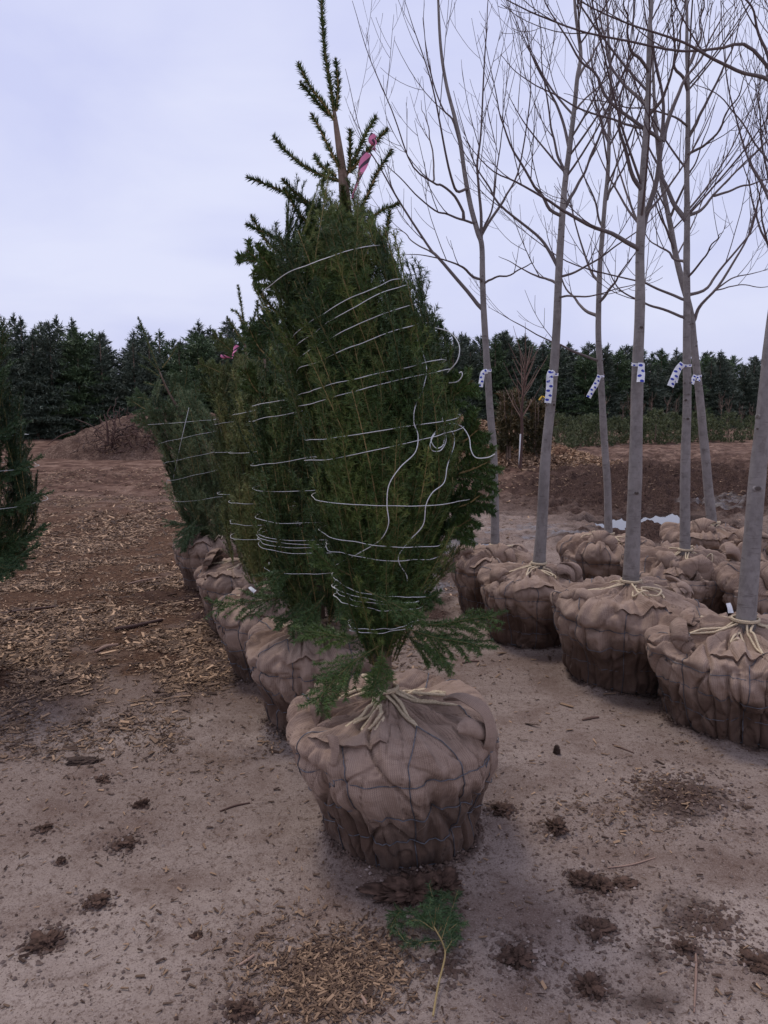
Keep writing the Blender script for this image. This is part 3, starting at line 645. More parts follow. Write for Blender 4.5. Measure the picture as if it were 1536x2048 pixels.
def make_spruce(name, label, cat, Y, rows, stem, mat, seed, nspray, ballargs, needle=(0.016, 0.0018, 520), shoots=(), low=(), wraps=(), loose=(), ribbons=(), group=None, L=(0.24, 0.42), tintr=(0.25, 0.75), qin=0.35, trunk_r=0.035, stem_tint=0.5):
    g = np.random.default_rng(seed)
    base = np.array([ballargs['x'], Y, 0.0])
    root = empty(name, base, label, cat, group)
    ln, wd, dens = needle
    # envelope from silhouette rows
    rows = sorted(rows, key=lambda r: -r[0])
    pl = np.array([at(r[1], r[0], Y) for r in rows]); pr = np.array([at(r[2], r[0], Y) for r in rows])
    ez = pl[:, 2]; ec = (pl[:, 0] + pr[:, 0]) / 2; er = (pr[:, 0] - pl[:, 0]) / 2
    E = lambda z: (np.interp(z, ez, ec), np.interp(z, ez, er))
    z0, z1 = ez[0], ez[-1]
    # trunk
    if seed in (21, 22, 23, 24): stem = stem[:-2] if seed == 24 else stem[:-1]
    sp = np.array([at(x, y, Y) for x, y in stem]); tr = MB()
    tp = np.array([[ballargs.get('tx', ballargs['x']), Y, ballargs['h'] - 0.06]]); ax = np.vstack([tp, sp])
    pts = smooth_line(ax, 60); f = np.linspace(0, 1, 60)
    rr = trunk_r * (1 - f) ** (0.8 if seed == 3 else 1.25) + (0.0060 if seed == 3 else 0.0045); rr[:3] *= (1.35, 1.15, 1.05)
    tr.tube(pts, rr, 14, tint=0.2)
    # crown sprays
    temps = [template(seed * 31 + k, g.uniform(*L), g.uniform(0.09, 0.15), int(g.integers(7, 11)), ln, wd, dens) for k in range(7)]
    b = MB()
    zz = np.linspace(z0, z1, 80); wgt = np.interp(zz, ez, er) + 0.05; wgt = wgt / wgt.sum()
    for i in range(nspray):
        v, q, t, tm, ti, TL = temps[int(g.integers(len(temps)))]
        z = g.choice(zz, p=wgt) + g.uniform(-0.02, 0.02); sc = g.uniform(0.75, 1.2); z = z - 0.45 * TL * sc
        z = max(z, z0 - 0.06)
        phi = g.uniform(0, 2 * math.pi); 
        if g.random() < 0.45: phi = g.uniform(math.pi, 2 * math.pi)
        qf = g.uniform(0.86, 1.0) if g.random() > qin else g.uniform(0.35, 0.86)
        zt = z + TL * sc * 0.95
        c0, r0 = E(z); c1, r1 = E(zt)
        if zt > z1: r1 = max(r1 * 0.6, 0.02)
        if zt > z1 + 0.02: sc *= 0.7; zt = z + TL * sc * 0.95
        dphi = g.normal(0, 0.10)
        flare = max(0, g.normal(0.0, 0.05))
        p0 = np.array([c0 + (r0 * qf - 0.02) * math.cos(phi), Y + (r0 * qf - 0.02) * math.sin(phi), z])
        p1 = np.array([c1 + (r1 * qf + flare) * math.cos(phi + dphi), Y + (r1 * qf + flare) * math.sin(phi + dphi), zt])
        d = unit(p1 - p0); n_ = np.array([math.cos(phi), math.sin(phi), 0.1]); n_ = unit(n_ - d * np.dot(n_, d)); bb = np.cross(d, n_)
        cur = g.uniform(0.0, 0.22) if zt < z1 else 0.05
        y_ = v[:, 1] + cur * v[:, 2] * (TL - v[:, 2]) + 0.0
        ror = g.normal(0, 0.35); ca, sa = math.cos(ror), math.sin(ror)
        X_ = v[:, 0] * ca - y_ * sa * 0.3; Y_ = v[:, 0] * sa + y_
        W = p0 + sc * (X_[:, None] * bb + Y_[:, None] * n_ + v[:, 2:3] * d)
        tn = g.uniform(*tintr) + 0.28 * noise(math.cos(phi) * 2.2, math.sin(phi) * 2.2, z * 3.0, seed)
        for mm in (0, 1):
            pass
        tf = tm
        s_t = np.clip(ti + tn - 0.5, 0, 1)
        n0 = b.n; b.v.append(W); b.n += len(W); b.at.append(s_t); b.uv.append(np.zeros((len(W), 2)))
        if q is not None: b.q.append(q + n0); b.qm.append(np.full(len(q), 1))
        b.t.append(t + n0); b.tm.append(tf)
    # shoots drawn one by one: leader and the stiff free ends of the top
    for sh in shoots:
        pts_, dy, thick = sh[0], sh[1], sh[2] if len(sh) > 2 else 1.0
        n = len(pts_); P = np.array([at(x, y, Y + dy * (k + 0.3) / n) for k, (x, y) in enumerate(pts_)])
        P = smooth_line(P, 3 * n + 4)
        spray(b, P, np.array([0, -1.0, 0.1]), g, 0.10 * thick, 0 if thick < 1.2 else 5, ln * 1.15, wd * 1.9, dens * 2.6, 0.0030, tint=g.uniform(0.25, 0.6), start=0.03)
        tip = P[-1]; V, T = needles(tip - 0.002, tip + unit(P[-1] - P[-2]) * 0.006, 26, ln * 0.6, wd * 1.6, g, 1.2); b.add(V, t=T, mat=1, tint=0.1)
    for (pts_, dy0, dy1, side, nside) in low:
        n = len(pts_); P = np.array([at(x, y, Y + dy0 + (dy1 - dy0) * k / (n - 1)) for k, (x, y) in enumerate(pts_)]); P = smooth_line(P, 12)
        spray(b, P, unit(np.array([0.05, -0.45, 0.9])), g, side * 1.15, nside + 3, ln, wd * 1.15, dens * 1.6, 0.0014, tint=g.uniform(0.3, 0.6), start=0.14, droop=0.15, stem=0.2)
    tr.build('trunk', M['sbark'], root, base)
    b.build('crown', [M[mat], M['stwig']], root, base, smooth=False)
    # twine wound round the tied-up branches
    if wraps or loose:
        tb = MB()
        path = []
        for (yl, yr) in wraps:
            xl, xr = [np.interp(yl, [r[0] for r in rows][::-1], [r[k] for r in rows][::-1]) for k in (1, 2)]
            zl, zr = at(xl, yl, Y)[2], at(xr, yr, Y)[2]
            th = np.linspace(0.5 * math.pi, 2.5 * math.pi, 130)[2:-2]; x_ = np.cos(th)
            z = (zl + zr) / 2 + (zr - zl) / 2 * x_ + 0.004 * noise(x_ * 2.5, np.sin(th) * 2.5, yl, seed)
            c_, r_ = E(z); rr_ = r_ + 0.022 + 0.012 * noise(x_ * 4, np.sin(th) * 4, yl * 3.1, seed + 1)
            path.append(np.stack([c_ + rr_ * np.cos(th), Y + rr_ * np.sin(th), z], -1))
        if path: tb.tube(np.vstack(path), 0.00125, 5, cap=False)
        for pts_ in loose:
            P = []
            for (x, y, *dd) in pts_:
                q = at(x, y, Y); c_, r_ = E(q[2]); xx = np.clip((q[0] - c_) / (r_ + 1e-6), -0.97, 0.97)
                yy = Y - (r_ + 0.03) * math.sqrt(1 - xx * xx) - (dd[0] if dd else 0)
                P.append(at(x, y, yy))
            tb.tube(smooth_line(np.array(P), 14 * len(P)), 0.0017, 6)
        tb.build('twine', M['twine'], root, base)
    for (pts_, dy, wdt) in ribbons:
        rb = MB(); ribbon(rb, np.array([at(x, y, Y + dy) for x, y in pts_]), wdt, twist=2.2); rb.build('ribbon', M['pink'], root, base)
    a = dict(ballargs); x = a.pop('x'); tx = a.pop('tx', None)
    make_ball(root, base, x, Y, trunk_r=trunk_r * 1.3, trunk_xy=(tx, Y) if tx is not None else None, **a)
    return root
def ribbon(b, pts, wd, twist=0.0, side=(1.0, 0.25, 0.0), n=28):
    P = smooth_line(pts, n); t = unit(np.gradient(P, axis=0)); s0 = np.asarray(side, float)
    L = np.concatenate([[0], np.cumsum(np.linalg.norm(np.diff(P, axis=0), axis=1))])
    s = unit(s0[None, :] - t * (t @ s0)[:, None]); c = np.cross(t, s)
    a = twist * np.linspace(0, 1, n)[:, None] + 0.25 * noise(L * 30, 0, 0, 3)[:, None]; s = s * np.cos(a) + c * np.sin(a)
    u = np.linspace(-0.5, 0.5, 5)
    G = P[:, None, :] + s[:, None, :] * (u * wd)[None, :, None] + np.cross(t, s)[:, None, :] * (0.12 * wd * np.cos(u * 5))[None, :, None]
    b.grid(G, uv=np.stack(np.broadcast_arrays((u + 0.5)[None, :], L[:, None]), -1))

px = lambda x, Y: (x - 768) / F * Y * 1.0
def wx(x, y, Y): return at(x, y, Y)[0]

# foreground spruce ------------------------------------------------
Y1 = 2.66
S1_rows = [(1290, 725, 805), (1240, 705, 825), (1180, 680, 850), (1100, 664, 872), (1050, 648, 905), (1000, 638, 925), (950, 628, 935), (900, 625, 928), (850, 622, 912), (800, 612, 905), (750, 608, 890), (700, 598, 868), (650, 572, 845), (600, 545, 825), (550, 530, 805), (500, 528, 780), (480, 545, 772), (450, 575, 755), (420, 612, 735)]
S1_shoots = [([(668, 225), (660, 165), (648, 90), (643, 0), (640, -60)], 0.0, 1.0), ([(668, 240), (645, 205), (618, 170), (598, 130)], -0.05), ([(660, 232), (630, 200), (604, 168)], -0.02), ([(672, 222), (676, 170), (672, 122)], 0.03),
    ([(684, 345), (660, 300), (640, 258), (625, 232)], -0.06), ([(678, 362), (630, 345), (580, 310), (549, 275)], -0.02), ([(700, 340), (700, 300), (700, 262)], -0.08), ([(692, 352), (715, 305), (733, 265), (750, 236)], 0.02),
    ([(698, 345), (730, 308), (755, 280), (772, 260)], -0.04), ([(672, 352), (640, 330), (630, 312)], 0.06), ([(650, 430), (590, 395), (540, 372), (498, 356)], -0.03), ([(655, 440), (620, 410), (585, 380), (568, 362)], -0.1),
    ([(712, 440), (735, 390), (755, 345), (782, 302)], -0.02), ([(735, 440), (765, 420), (795, 408)], 0.04), ([(745, 510), (770, 470), (780, 425)], -0.04), ([(655, 400), (645, 370), (655, 330)], 0.05),
    ([(600, 500), (540, 470), (495, 450)], -0.02), ([(590, 520), (540, 490), (505, 435)], 0.05), ([(600, 560), (545, 540), (498, 505)], -0.05, 1.3), ([(570, 640), (540, 610), (512, 570)], 0.03), ([(850, 720), (872, 690), (882, 645)], 0.0),
    ([(850, 640), (842, 590), (838, 560)], 0.0), ([(640, 470), (600, 430), (570, 380)], -0.1), ([(700, 450), (690, 410), (685, 375)], -0.08), ([(600, 600), (560, 560), (530, 520)], -0.1, 1.3),
    ([(890, 900), (930, 880), (955, 860)], -0.1, 1.6), ([(880, 960), (940, 940), (975, 925)], -0.1, 1.8), ([(880, 1020), (930, 1010), (960, 990)], -0.15, 1.6), ([(870, 1060), (910, 1055), (938, 1040)], -0.1, 1.4), ([(860, 820), (910, 790), (940, 765)], 0, 1.6)]
S1_low = [([(790, 1230), (860, 1250), (930, 1240), (990, 1232)], -0.05, -0.15, 0.17, 8), ([(790, 1250), (870, 1275), (930, 1285), (965, 1295)], -0.1, -0.25, 0.16, 7), ([(760, 1290), (700, 1330), (660, 1370), (630, 1410)], -0.1, -0.33, 0.15, 8),
    ([(765, 1290), (762, 1330), (752, 1362), (742, 1392)], -0.1, -0.28, 0.10, 6), ([(740, 1270), (690, 1275), (640, 1265), (605, 1262)], -0.02, -0.02, 0.14, 7), ([(800, 1260), (850, 1300), (905, 1335)], -0.05, 0.05, 0.13, 6),
     ([(700, 1150), (660, 1130), (625, 1095)], -0.15, -0.2, 0.10, 6), ([(730, 1180), (800, 1215), (840, 1235)], -0.25, -0.28, 0.12, 7), ([(820, 1180), (850, 1195), (872, 1190)], -0.1, -0.1, 0.08, 5)]
S1_wraps = [(592, 498), (688, 560), (705, 572), (722, 612), (745, 648), (790, 720), (812, 738), (880, 830), (920, 852), (990, 992), (1058, 1078), (1088, 1102), (1150, 1182), (1165, 1190), (1178, 1186), (1190, 1200), (1245, 1228), (1252, 1238)]
S1_loose = [[(838, 650), (832, 670), (845, 705), (853, 740), (845, 780), (830, 815), (828, 845), (836, 872), (830, 905), (800, 935), (778, 970), (774, 1010), (777, 1048), (760, 1080), (720, 1105), (668, 1132)],
    [(885, 850), (905, 865), (908, 890), (895, 930), (888, 965), (865, 985), (852, 1010), (846, 1050), (820, 1080), (798, 1110), (800, 1130), (812, 1148), (815, 1162)],
    [(884, 832), (884, 850), (868, 870), (860, 890), (866, 902), (882, 900), (892, 880), (886, 852)], [(884, 852), (872, 862), (862, 880), (872, 896), (886, 890), (888, 868), (884, 850)],
    [(884, 852), (905, 847), (925, 855, 0.05), (938, 875, 0.08), (942, 900, 0.1), (952, 915, 0.1), (975, 915, 0.08), (990, 908, 0.08)], [(870, 655), (900, 665), (918, 690, 0.04), (915, 720, 0.05), (895, 745, 0.02)], [(898, 766), (915, 763, 0.02), (924, 752, 0.03), (923, 744, 0.03), (918, 746, 0.03)]]
b1x = wx(772, 1500, Y1)
make_spruce('burlapped_spruce', 'big green spruce in front, wound with curling white twine, on the nearest burlap ball', 'spruce tree', Y1, S1_rows,
    [(762, 1290), (745, 1000), (715, 700), (692, 420), (683, 330), (668, 222)], 'ndl_front', 3, 560,
    dict(x=wx(808, 1600, Y1), tx=wx(768, 1345, Y1), R=0.400, h=0.540, rb=0.270, seed=4, near=True, nm=12, mer0=-83, folds=0.7, loops=2, topshift=(-0.060, 0.0), patches=((-2.45, -1.60, 0.63, 0.86),),
         ears=(([(890, 1402, 2.62), (935, 1400, 2.56), (966, 1418, 2.53), (980, 1450, 2.51), (978, 1485, 2.50), (965, 1515, 2.49)], 0.030, 0.40, -1.0, 1.3), ([(985, 1500, 2.50), (972, 1478, 2.47), (945, 1470, 2.42), (915, 1462, 2.38)], 0.018, 0.46, -1.0, 1.4),
               ([(652, 1470, 2.37), (660, 1488, 2.36), (662, 1508, 2.355), (655, 1530, 2.36)], 0.016, 0.46, 1.0, 1.2)),
         lips=((2.6, 3.5, 0.70, 0.68, 0.03, 0.45),)),
    needle=(0.0195, 0.0024, 860), L=(0.30, 0.50), tintr=(0.15, 0.8), shoots=S1_shoots, low=S1_low, wraps=S1_wraps, loose=S1_loose,
    ribbons=[([(748, 268), (742, 280), (750, 288), (747, 300)], -0.06, 0.022), ([(735, 306), (722, 340), (712, 372), (704, 398)], -0.07, 0.030)], trunk_r=0.034)

G_SP = 'burlapped spruces in a row behind the foreground one'
def cloth_tag(root, pts, wd):
    b = MB(); P = np.array([at(*p) for p in pts]); ribbon(b, P, wd, 0.4, n=12); b.build('cloth_tag', M['white'], root, tuple(root.location))
def row_spruce(label, Y, rows, stem, mat, seed, n, xb, R, h, tipshoots, wraps, low=(), ribbons=(), lips=(), loose=(), tintr=(0.2, 0.7), tb=None):
    return make_spruce('burlapped_spruce', label, 'spruce tree', Y, rows, stem, mat, seed, n, dict(x=wx(xb, 1300, Y), tx=wx(tb or xb, 1200, Y), R=R, h=h, rb=R * 0.68, seed=seed, folds=0.8, lips=lips),
        needle=(0.021, 0.0034, 520), shoots=tipshoots, wraps=wraps, low=low, ribbons=ribbons, loose=loose, tintr=tintr, trunk_r=0.032)
row_spruce('twined spruce directly behind the front one, low branch drooping left over its ball', 3.7,
    [(1225, 585, 720), (1180, 565, 745), (1100, 530, 765), (1000, 520, 770), (900, 512, 770), (800, 512, 765), (745, 528, 740), (705, 550, 700)],
    [(640, 1230), (630, 900), (600, 720), (545, 640), (512, 570)], 'ndl', 21, 330, 637, 0.375, 0.50,
    [([(560, 660), (535, 615), (511, 568)], 0.0), ([(570, 690), (540, 660), (520, 640)], 0.0, 1.3), ([(540, 720), (515, 690), (500, 660)], -0.05, 1.3), ([(530, 800), (505, 770), (492, 740)], -0.1, 1.3), ([(580, 650), (575, 620), (572, 600)], 0.1)],
    [(812, 780), (842, 790), (928, 880), (975, 955), (1030, 1020), (1062, 1055), (1068, 1062), (1076, 1066), (1085, 1080), (1130, 1112)],
    low=[([(640, 1180), (560, 1195), (490, 1205), (425, 1212)], -0.1, -0.2, 0.20, 9), ([(630, 1170), (590, 1230), (560, 1240)], -0.2, -0.3, 0.18, 7), ([(650, 1190), (620, 1230), (610, 1245)], -0.25, -0.35, 0.16, 7), ([(600, 1130), (560, 1150), (545, 1170)], -0.2, -0.3, 0.16, 7), ([(660, 1180), (690, 1215), (700, 1240)], -0.2, -0.3, 0.16, 7)],
    lips=((-2.1, -1.5, 0.78, 0.76, 0.045, 0.45),))
sp3 = row_spruce('second spruce behind the front one, its ball partly under the drooping branch', 4.4,
    [(1160, 495, 610), (1080, 470, 635), (980, 465, 640), (880, 465, 640), (800, 475, 620), (750, 495, 590)],
    [(560, 1160), (550, 900), (535, 760), (522, 680), (515, 605)], 'ndl_olive', 22, 250, 557, 0.375, 0.50,
    [([(525, 700), (518, 650), (514, 603)], 0.0), ([(530, 690), (540, 640), (520, 612)], 0.0), ([(520, 720), (500, 680), (488, 650)], 0.0, 1.3), ([(540, 700), (550, 660), (548, 630)], 0.0, 1.3)],
    [(830, 800), (905, 885), (1000, 990), (1040, 1030), (1070, 1055)],
    lips=((-2.9, -2.2, 0.80, 0.76, 0.04, 0.45),), tintr=(0.3, 0.85))
cloth_tag(sp3, [(500, 1174, 4.05), (505, 1179, 4.03), (510, 1184, 4.02)], 0.022)
row_spruce('olive spruce with pink ribbons and a brown tip, third behind the front one', 5.3,
    [(1110, 455, 545), (1040, 445, 560), (940, 440, 560), (840, 432, 555), (790, 418, 545), (750, 425, 530), (720, 450, 515)],
    [(502, 1110), (500, 900), (495, 740), (485, 650), (477, 575)], 'ndl_olive', 23, 250, 500, 0.385, 0.50,
    [([(490, 680), (484, 620), (476, 572)], 0.0), ([(490, 690), (470, 660), (455, 635)], 0.0), ([(495, 690), (505, 650), (512, 620)], 0.0), ([(480, 720), (450, 690), (428, 672)], -0.05, 1.3), ([(470, 760), (430, 740), (402, 728)], -0.05, 1.4), ([(460, 800), (425, 785), (404, 770)], -0.05, 1.4), ([(487, 660), (478, 630), (465, 620)], 0.0)],
    [(850, 830), (905, 890), (985, 975)],
    ribbons=[([(474, 690), (468, 702), (465, 712)], -0.2, 0.030), ([(465, 716), (455, 715), (441, 712)], -0.22, 0.026), ([(500, 658), (504, 666)], -0.15, 0.030)],
    lips=((-3.5, -2.7, 0.70, 0.66, 0.05, 0.45),), tintr=(0.3, 0.9))
row_spruce('blue green spruce with a long bare leader at the far end of the spruce row', 6.5,
    [(1075, 395, 465), (1040, 365, 468), (980, 348, 468), (900, 330, 460), (850, 305, 440), (820, 290, 420), (790, 300, 390), (765, 318, 365)],
    [(440, 1070), (420, 950), (375, 850), (335, 780), (312, 725), (292, 670), (278, 640)], 'ndl_blue', 24, 260, 438, 0.375, 0.50,
    [([(318, 740), (298, 690), (277, 636)], 0.0), ([(320, 745), (300, 722), (278, 708)], 0.0), ([(322, 755), (300, 740), (280, 730)], 0.0), ([(330, 770), (310, 770), (290, 765)], 0.0), ([(325, 735), (340, 715), (352, 695)], 0.0), ([(340, 790), (350, 770), (350, 750)], 0.0, 1.3), ([(365, 790), (372, 760), (374, 735)], 0.0, 1.3), ([(320, 830), (285, 815), (262, 800)], -0.05, 1.5), ([(330, 860), (295, 850), (270, 835)], -0.05, 1.5), ([(385, 820), (392, 790), (388, 765)], 0.0, 1.3), ([(300, 800), (280, 795), (265, 800)], 0.0, 1.4)],
    [(850, 838), (888, 858), (925, 895), (960, 930), (1000, 985)],
    low=[([(430, 1050), (390, 1060), (365, 1085)], -0.2, -0.3, 0.22, 8), ([(420, 1040), (370, 1050), (340, 1045)], -0.1, -0.2, 0.2, 7), ([(400, 1030), (370, 1070), (360, 1095)], -0.25, -0.35, 0.18, 7)],
    loose=[[(378, 815), (365, 870), (352, 930), (345, 965)], [(345, 965), (335, 960), (333, 975)]],
    lips=((-2.9, -2.1, 0.78, 0.70, 0.05, 0.45),), tintr=(0.25, 0.85))
make_spruce('burlapped_spruce', 'dark dense spruce standing alone at the left edge of the yard', 'spruce tree', 4.3,
    [(1140, -160, 10), (1100, -260, 58), (1040, -270, 76), (990, -260, 66), (940, -255, 54), (900, -245, 44), (850, -235, 26), (800, -225, 14), (740, -210, 0), (680, -190, -18), (600, -165, -40), (500, -135, -75)],
    [(-110, 1130), (-105, 900), (-105, 600), (-105, 430)], 'ndl_dark', 25, 620, dict(x=wx(-146, 1250, 4.3), R=0.385, h=0.50, rb=0.27, seed=25), needle=(0.021, 0.0036, 560),
    low=[([(-40, 1080), (30, 1085), (92, 1050)], -0.1, -0.2, 0.2, 8), ([(-60, 1110), (20, 1120), (60, 1100)], -0.2, -0.3, 0.2, 8), ([(-40, 1030), (30, 1010), (80, 990)], -0.1, -0.2, 0.2, 8), ([(-60, 980), (10, 950), (62, 925)], -0.1, -0.2, 0.2, 8), ([(-60, 900), (0, 870), (35, 850)], -0.1, -0.2, 0.2, 8), ([(-80, 800), (-20, 770), (10, 735)], -0.1, -0.2, 0.2, 8), ([(-60, 1100), (-10, 1130), (20, 1140)], -0.3, -0.4, 0.2, 8)],
    wraps=[(880, 870), (940, 935), (1000, 1005)], tintr=(0.15, 0.7))

# ------------------------------------------------------------------ bare maples
def make_maple(label, Y, trunk, branches, seed, r0, ball, ribbon_=None, knots=18, ntw=1.0, rtop=0.006, dys=1.0, extra=0):
    g = np.random.default_rng(seed); bx = ball['x']; base = np.array([bx, Y, 0.0])
    root = empty('burlapped_maple', base, label, 'bare tree', None)
    P = np.array([at(x, y, Y) for x, y in trunk]); P[0] -= [0, 0, 0.05]
    n = 110; tp = smooth_line(P, n); L = np.concatenate([[0], np.cumsum(np.linalg.norm(np.diff(tp, axis=0), axis=1))]); f = L / L[-1]
    rr = r0 * (1 - f) ** 0.95 * (1 - rtop / r0) + rtop; rr = rr * (1 + 0.16 * np.exp(-f * 45))
    rr = rr * (1 + 0.035 * noise(L * 9, 0, 0, seed) + 0.05 * sstep(0.6, 0.9, noise(L * 5, 3, 0, seed)))
    tp = tp + 0.006 * np.stack([noise(L * 2.5, 1, 0, seed), noise(L * 2.5, 2, 0, seed), 0 * L], -1)
    b = MB(); tint = np.repeat(np.where(L < 0.13, 0.75 - 0.4 * (L / 0.13) ** 4, 0.3), 14)
    b.tube(tp, rr, 14, tint=tint)
    # knots and pruned branch scars
    for k in range(knots):
        i = int(g.integers(12, 80)); a = g.uniform(math.pi * 1.05, math.pi * 1.95); d = np.array([math.cos(a), math.sin(a), 0.12]); c = tp[i] + d * rr[i] * 0.88
        t_ = np.linspace(0, math.pi, 7)[:, None]; p_ = np.linspace(0, 2 * math.pi, 10, endpoint=False)[None, :]
        s_ = rr[i] * g.uniform(0.25, 0.55); e1 = unit(np.cross(d, [0, 0, 1.0])); e2 = np.cross(e1, d)
        S = c + s_ * (np.sin(t_) * np.cos(p_))[..., None] * e1 * 1.15 + s_ * (np.sin(t_) * np.sin(p_))[..., None] * e2 * 0.85 + s_ * 0.30 * np.cos(t_ + 0 * p_)[..., None] * d
        tk = np.where(np.cos(t_ + 0 * p_) > 0.55, 0.72 + 0.25 * g.random(), 0.35); b.grid(S, wrap=True, tint=tk.ravel())
    to = b.build('trunk', M['maple'], root, base)
    b = MB()
    def twig(p, d, l, r, lev, up):
        m = 7 if lev < 2 else 5; q = [p]; dd = unit(d)
        for k in range(m - 1):
            dd = unit(dd + np.array([0, 0, up * 1.1]) + 0.02 * g.normal(size=3)); q.append(q[-1] + dd * l / (m - 1))
        q = np.array(q)
        if q[:, 1].min() < 0.9: return
        b.tube(q, np.linspace(r, max(0.0013, r * 0.42), m), 5 if lev < 1 else 4, cap=False, tint=min(1, 0.55 + 0.22 * lev + g.uniform(-.15, .15)))
        if lev < 2:
            kn = int(g.integers(1, 4)) if lev == 0 else int(g.integers(0, 2))
            for _ in range(kn):
                k = g.uniform(0.25, 0.9) * (m - 1); i = int(k); pt = q[i] + (q[i + 1] - q[i]) * (k - i); tg = unit(q[i + 1] - q[i])
                sd = unit(np.cross(tg, g.normal(size=3)))
                twig(pt, tg * 0.75 + sd * 0.7, l * g.uniform(0.3, 0.6), r * 0.55, lev + 1, up)
        elif g.random() < 0.0: pass
    known = []
    for pt in tp: a1, a2 = proj(pt[0], pt[1], pt[2]); known.append((float(a1), float(a2), float(pt[1])))
    def limb(pts, ra, rb, dy, m=26):
        best = None
        for (x, y, yy) in known:                       # grow from the stem or limb just below, so the limb leaves it upwards
            d = math.hypot(x - pts[0][0], y - pts[0][1]) + (60 if y < pts[1][1] + 5 and pts[1][1] < pts[0][1] + 15 else 0)
            if best is None or d < best[0]: best = (d, x, y, yy)
        pts = [p for p in pts]; Ys = Y
        if best[0] < 70:
            Ys = best[3]; pts = [(best[1], best[2])] + [p for p in pts[1:] if math.hypot(p[0] - best[1], p[1] - best[2]) > 14 and p[1] < best[2] + 12 or p is pts[-1]]
        k = len(pts); q = np.array([at(x, y, Ys + dy * (i / (k - 1)) ** 0.9) for i, (x, y) in enumerate(pts)])
        q = smooth_line(q, m)
        tt_ = np.linspace(0, 3.5, m); q[1:] += 0.012 * np.stack([noise(tt_ * 2, ra * 900, 1, seed), noise(tt_ * 2, ra * 900, 2, seed), noise(tt_ * 2, ra * 900, 3, seed)], -1)[1:]
        for pt in q: a1, a2 = proj(pt[0], pt[1], pt[2]); known.append((float(a1), float(a2), float(pt[1])))
        Lb = np.linalg.norm(np.diff(q, axis=0), axis=1).sum(); rad = ra * (1 - np.linspace(0, 1, m)) ** 1.05 + rb; rad[0] *= 1.2
        b.tube(q, rad, 8, tint=np.repeat(np.clip(np.linspace(0.05, 0.85, m) + (0.012 - ra) * 25, 0, 1), 8))
        for _ in range(int(Lb * 4.6 * ntw)):
            kk = g.uniform(0.18, 0.98) ** 0.8 * (m - 1.01); i = int(kk); pt = q[i] + (q[i + 1] - q[i]) * (kk - i); tg = unit(q[i + 1] - q[i])
            sd = unit(np.cross(tg, g.normal(size=3))); l = g.uniform(0.22, 0.85) * (1.05 - 0.45 * kk / m)
            twig(pt, tg * 0.8 + sd * 0.6 + np.array([0, 0, 0.35]), l, min(0.0036, rad[i] * 0.6), 0, 0.12)
    for (pts, w_, *dd) in branches:
        dy = dd[0] if dd else g.uniform(-0.55, 0.55) * dys
        limb(pts, 0.70 * w_ * Y / F / 2, 0.0016, dy)
    # limbs nobody can follow one by one: rising from the upper stem all round
    for _ in range(extra):
        i = int(g.uniform(0.50, 0.95) * (n - 1)); a = g.uniform(0, 6.28); d = np.array([math.cos(a) * 0.75, math.sin(a) * 0.75, 0.75]); l = g.uniform(0.7, 1.5)
        q = [tp[i]]; dd = unit(d)
        for k in range(12): dd = unit(dd + np.array([0, 0, 0.05]) + 0.018 * g.normal(size=3)); q.append(q[-1] + dd * l / 12)
        q = np.array(q); rad = np.linspace(min(0.0075, rr[i] * 0.5), 0.0016, 13); b.tube(q, rad, 7, tint=np.repeat(np.linspace(0.3, 0.95, 13), 7))
        for _ in range(int(l * 4.4 * ntw)):
            k = int(g.integers(2, 12)); tg = unit(q[k + 1 if k < 12 else k] - q[k - 1]); sd = unit(np.cross(tg, g.normal(size=3)))
            twig(q[k], tg * 0.8 + sd * 0.55 + np.array([0, 0, 0.35]), g.uniform(0.2, 0.65), 0.0030, 0, 0.12)
    b.build('crown', M['mtwig'], root, base)
    if ribbon_:
        yb, tails = ribbon_
        i = int(np.argmin(np.abs(tp[:, 2] - at(trunk[0][0], yb, Y)[2]))); th = np.linspace(0, 2 * math.pi, 29)
        u = np.linspace(-0.5, 0.5, 3); rb = MB(); R_b = rr[i] + 0.004
        G = np.stack([np.broadcast_to((tp[i][0] + R_b * np.cos(th))[:, None], (29, 3)), np.broadcast_to((Y + (tp[i][1] - Y) + R_b * np.sin(th))[:, None], (29, 3)), tp[i][2] + u[None, :] * 0.018 + 0.006 * np.sin(th)[:, None]], -1)
        rb.grid(G, uv=np.stack(np.broadcast_arrays((u + .5)[None, :], (th * R_b)[:, None]), -1))
        for (pts, wd) in tails:
            ribbon(rb, np.array([at(x, y, Y - R_b - 0.012 - 0.01 * k) for k, (x, y) in enumerate(pts)]), wd, 0.35)
        rb.build('ribbon', M['dots'], root, base)
    a = dict(ball); x = a.pop('x'); tx = tp[0][0]
    make_ball(root, base, x, Y, trunk_r=r0 * 1.1, trunk_xy=(tx, Y), **a)
    return root

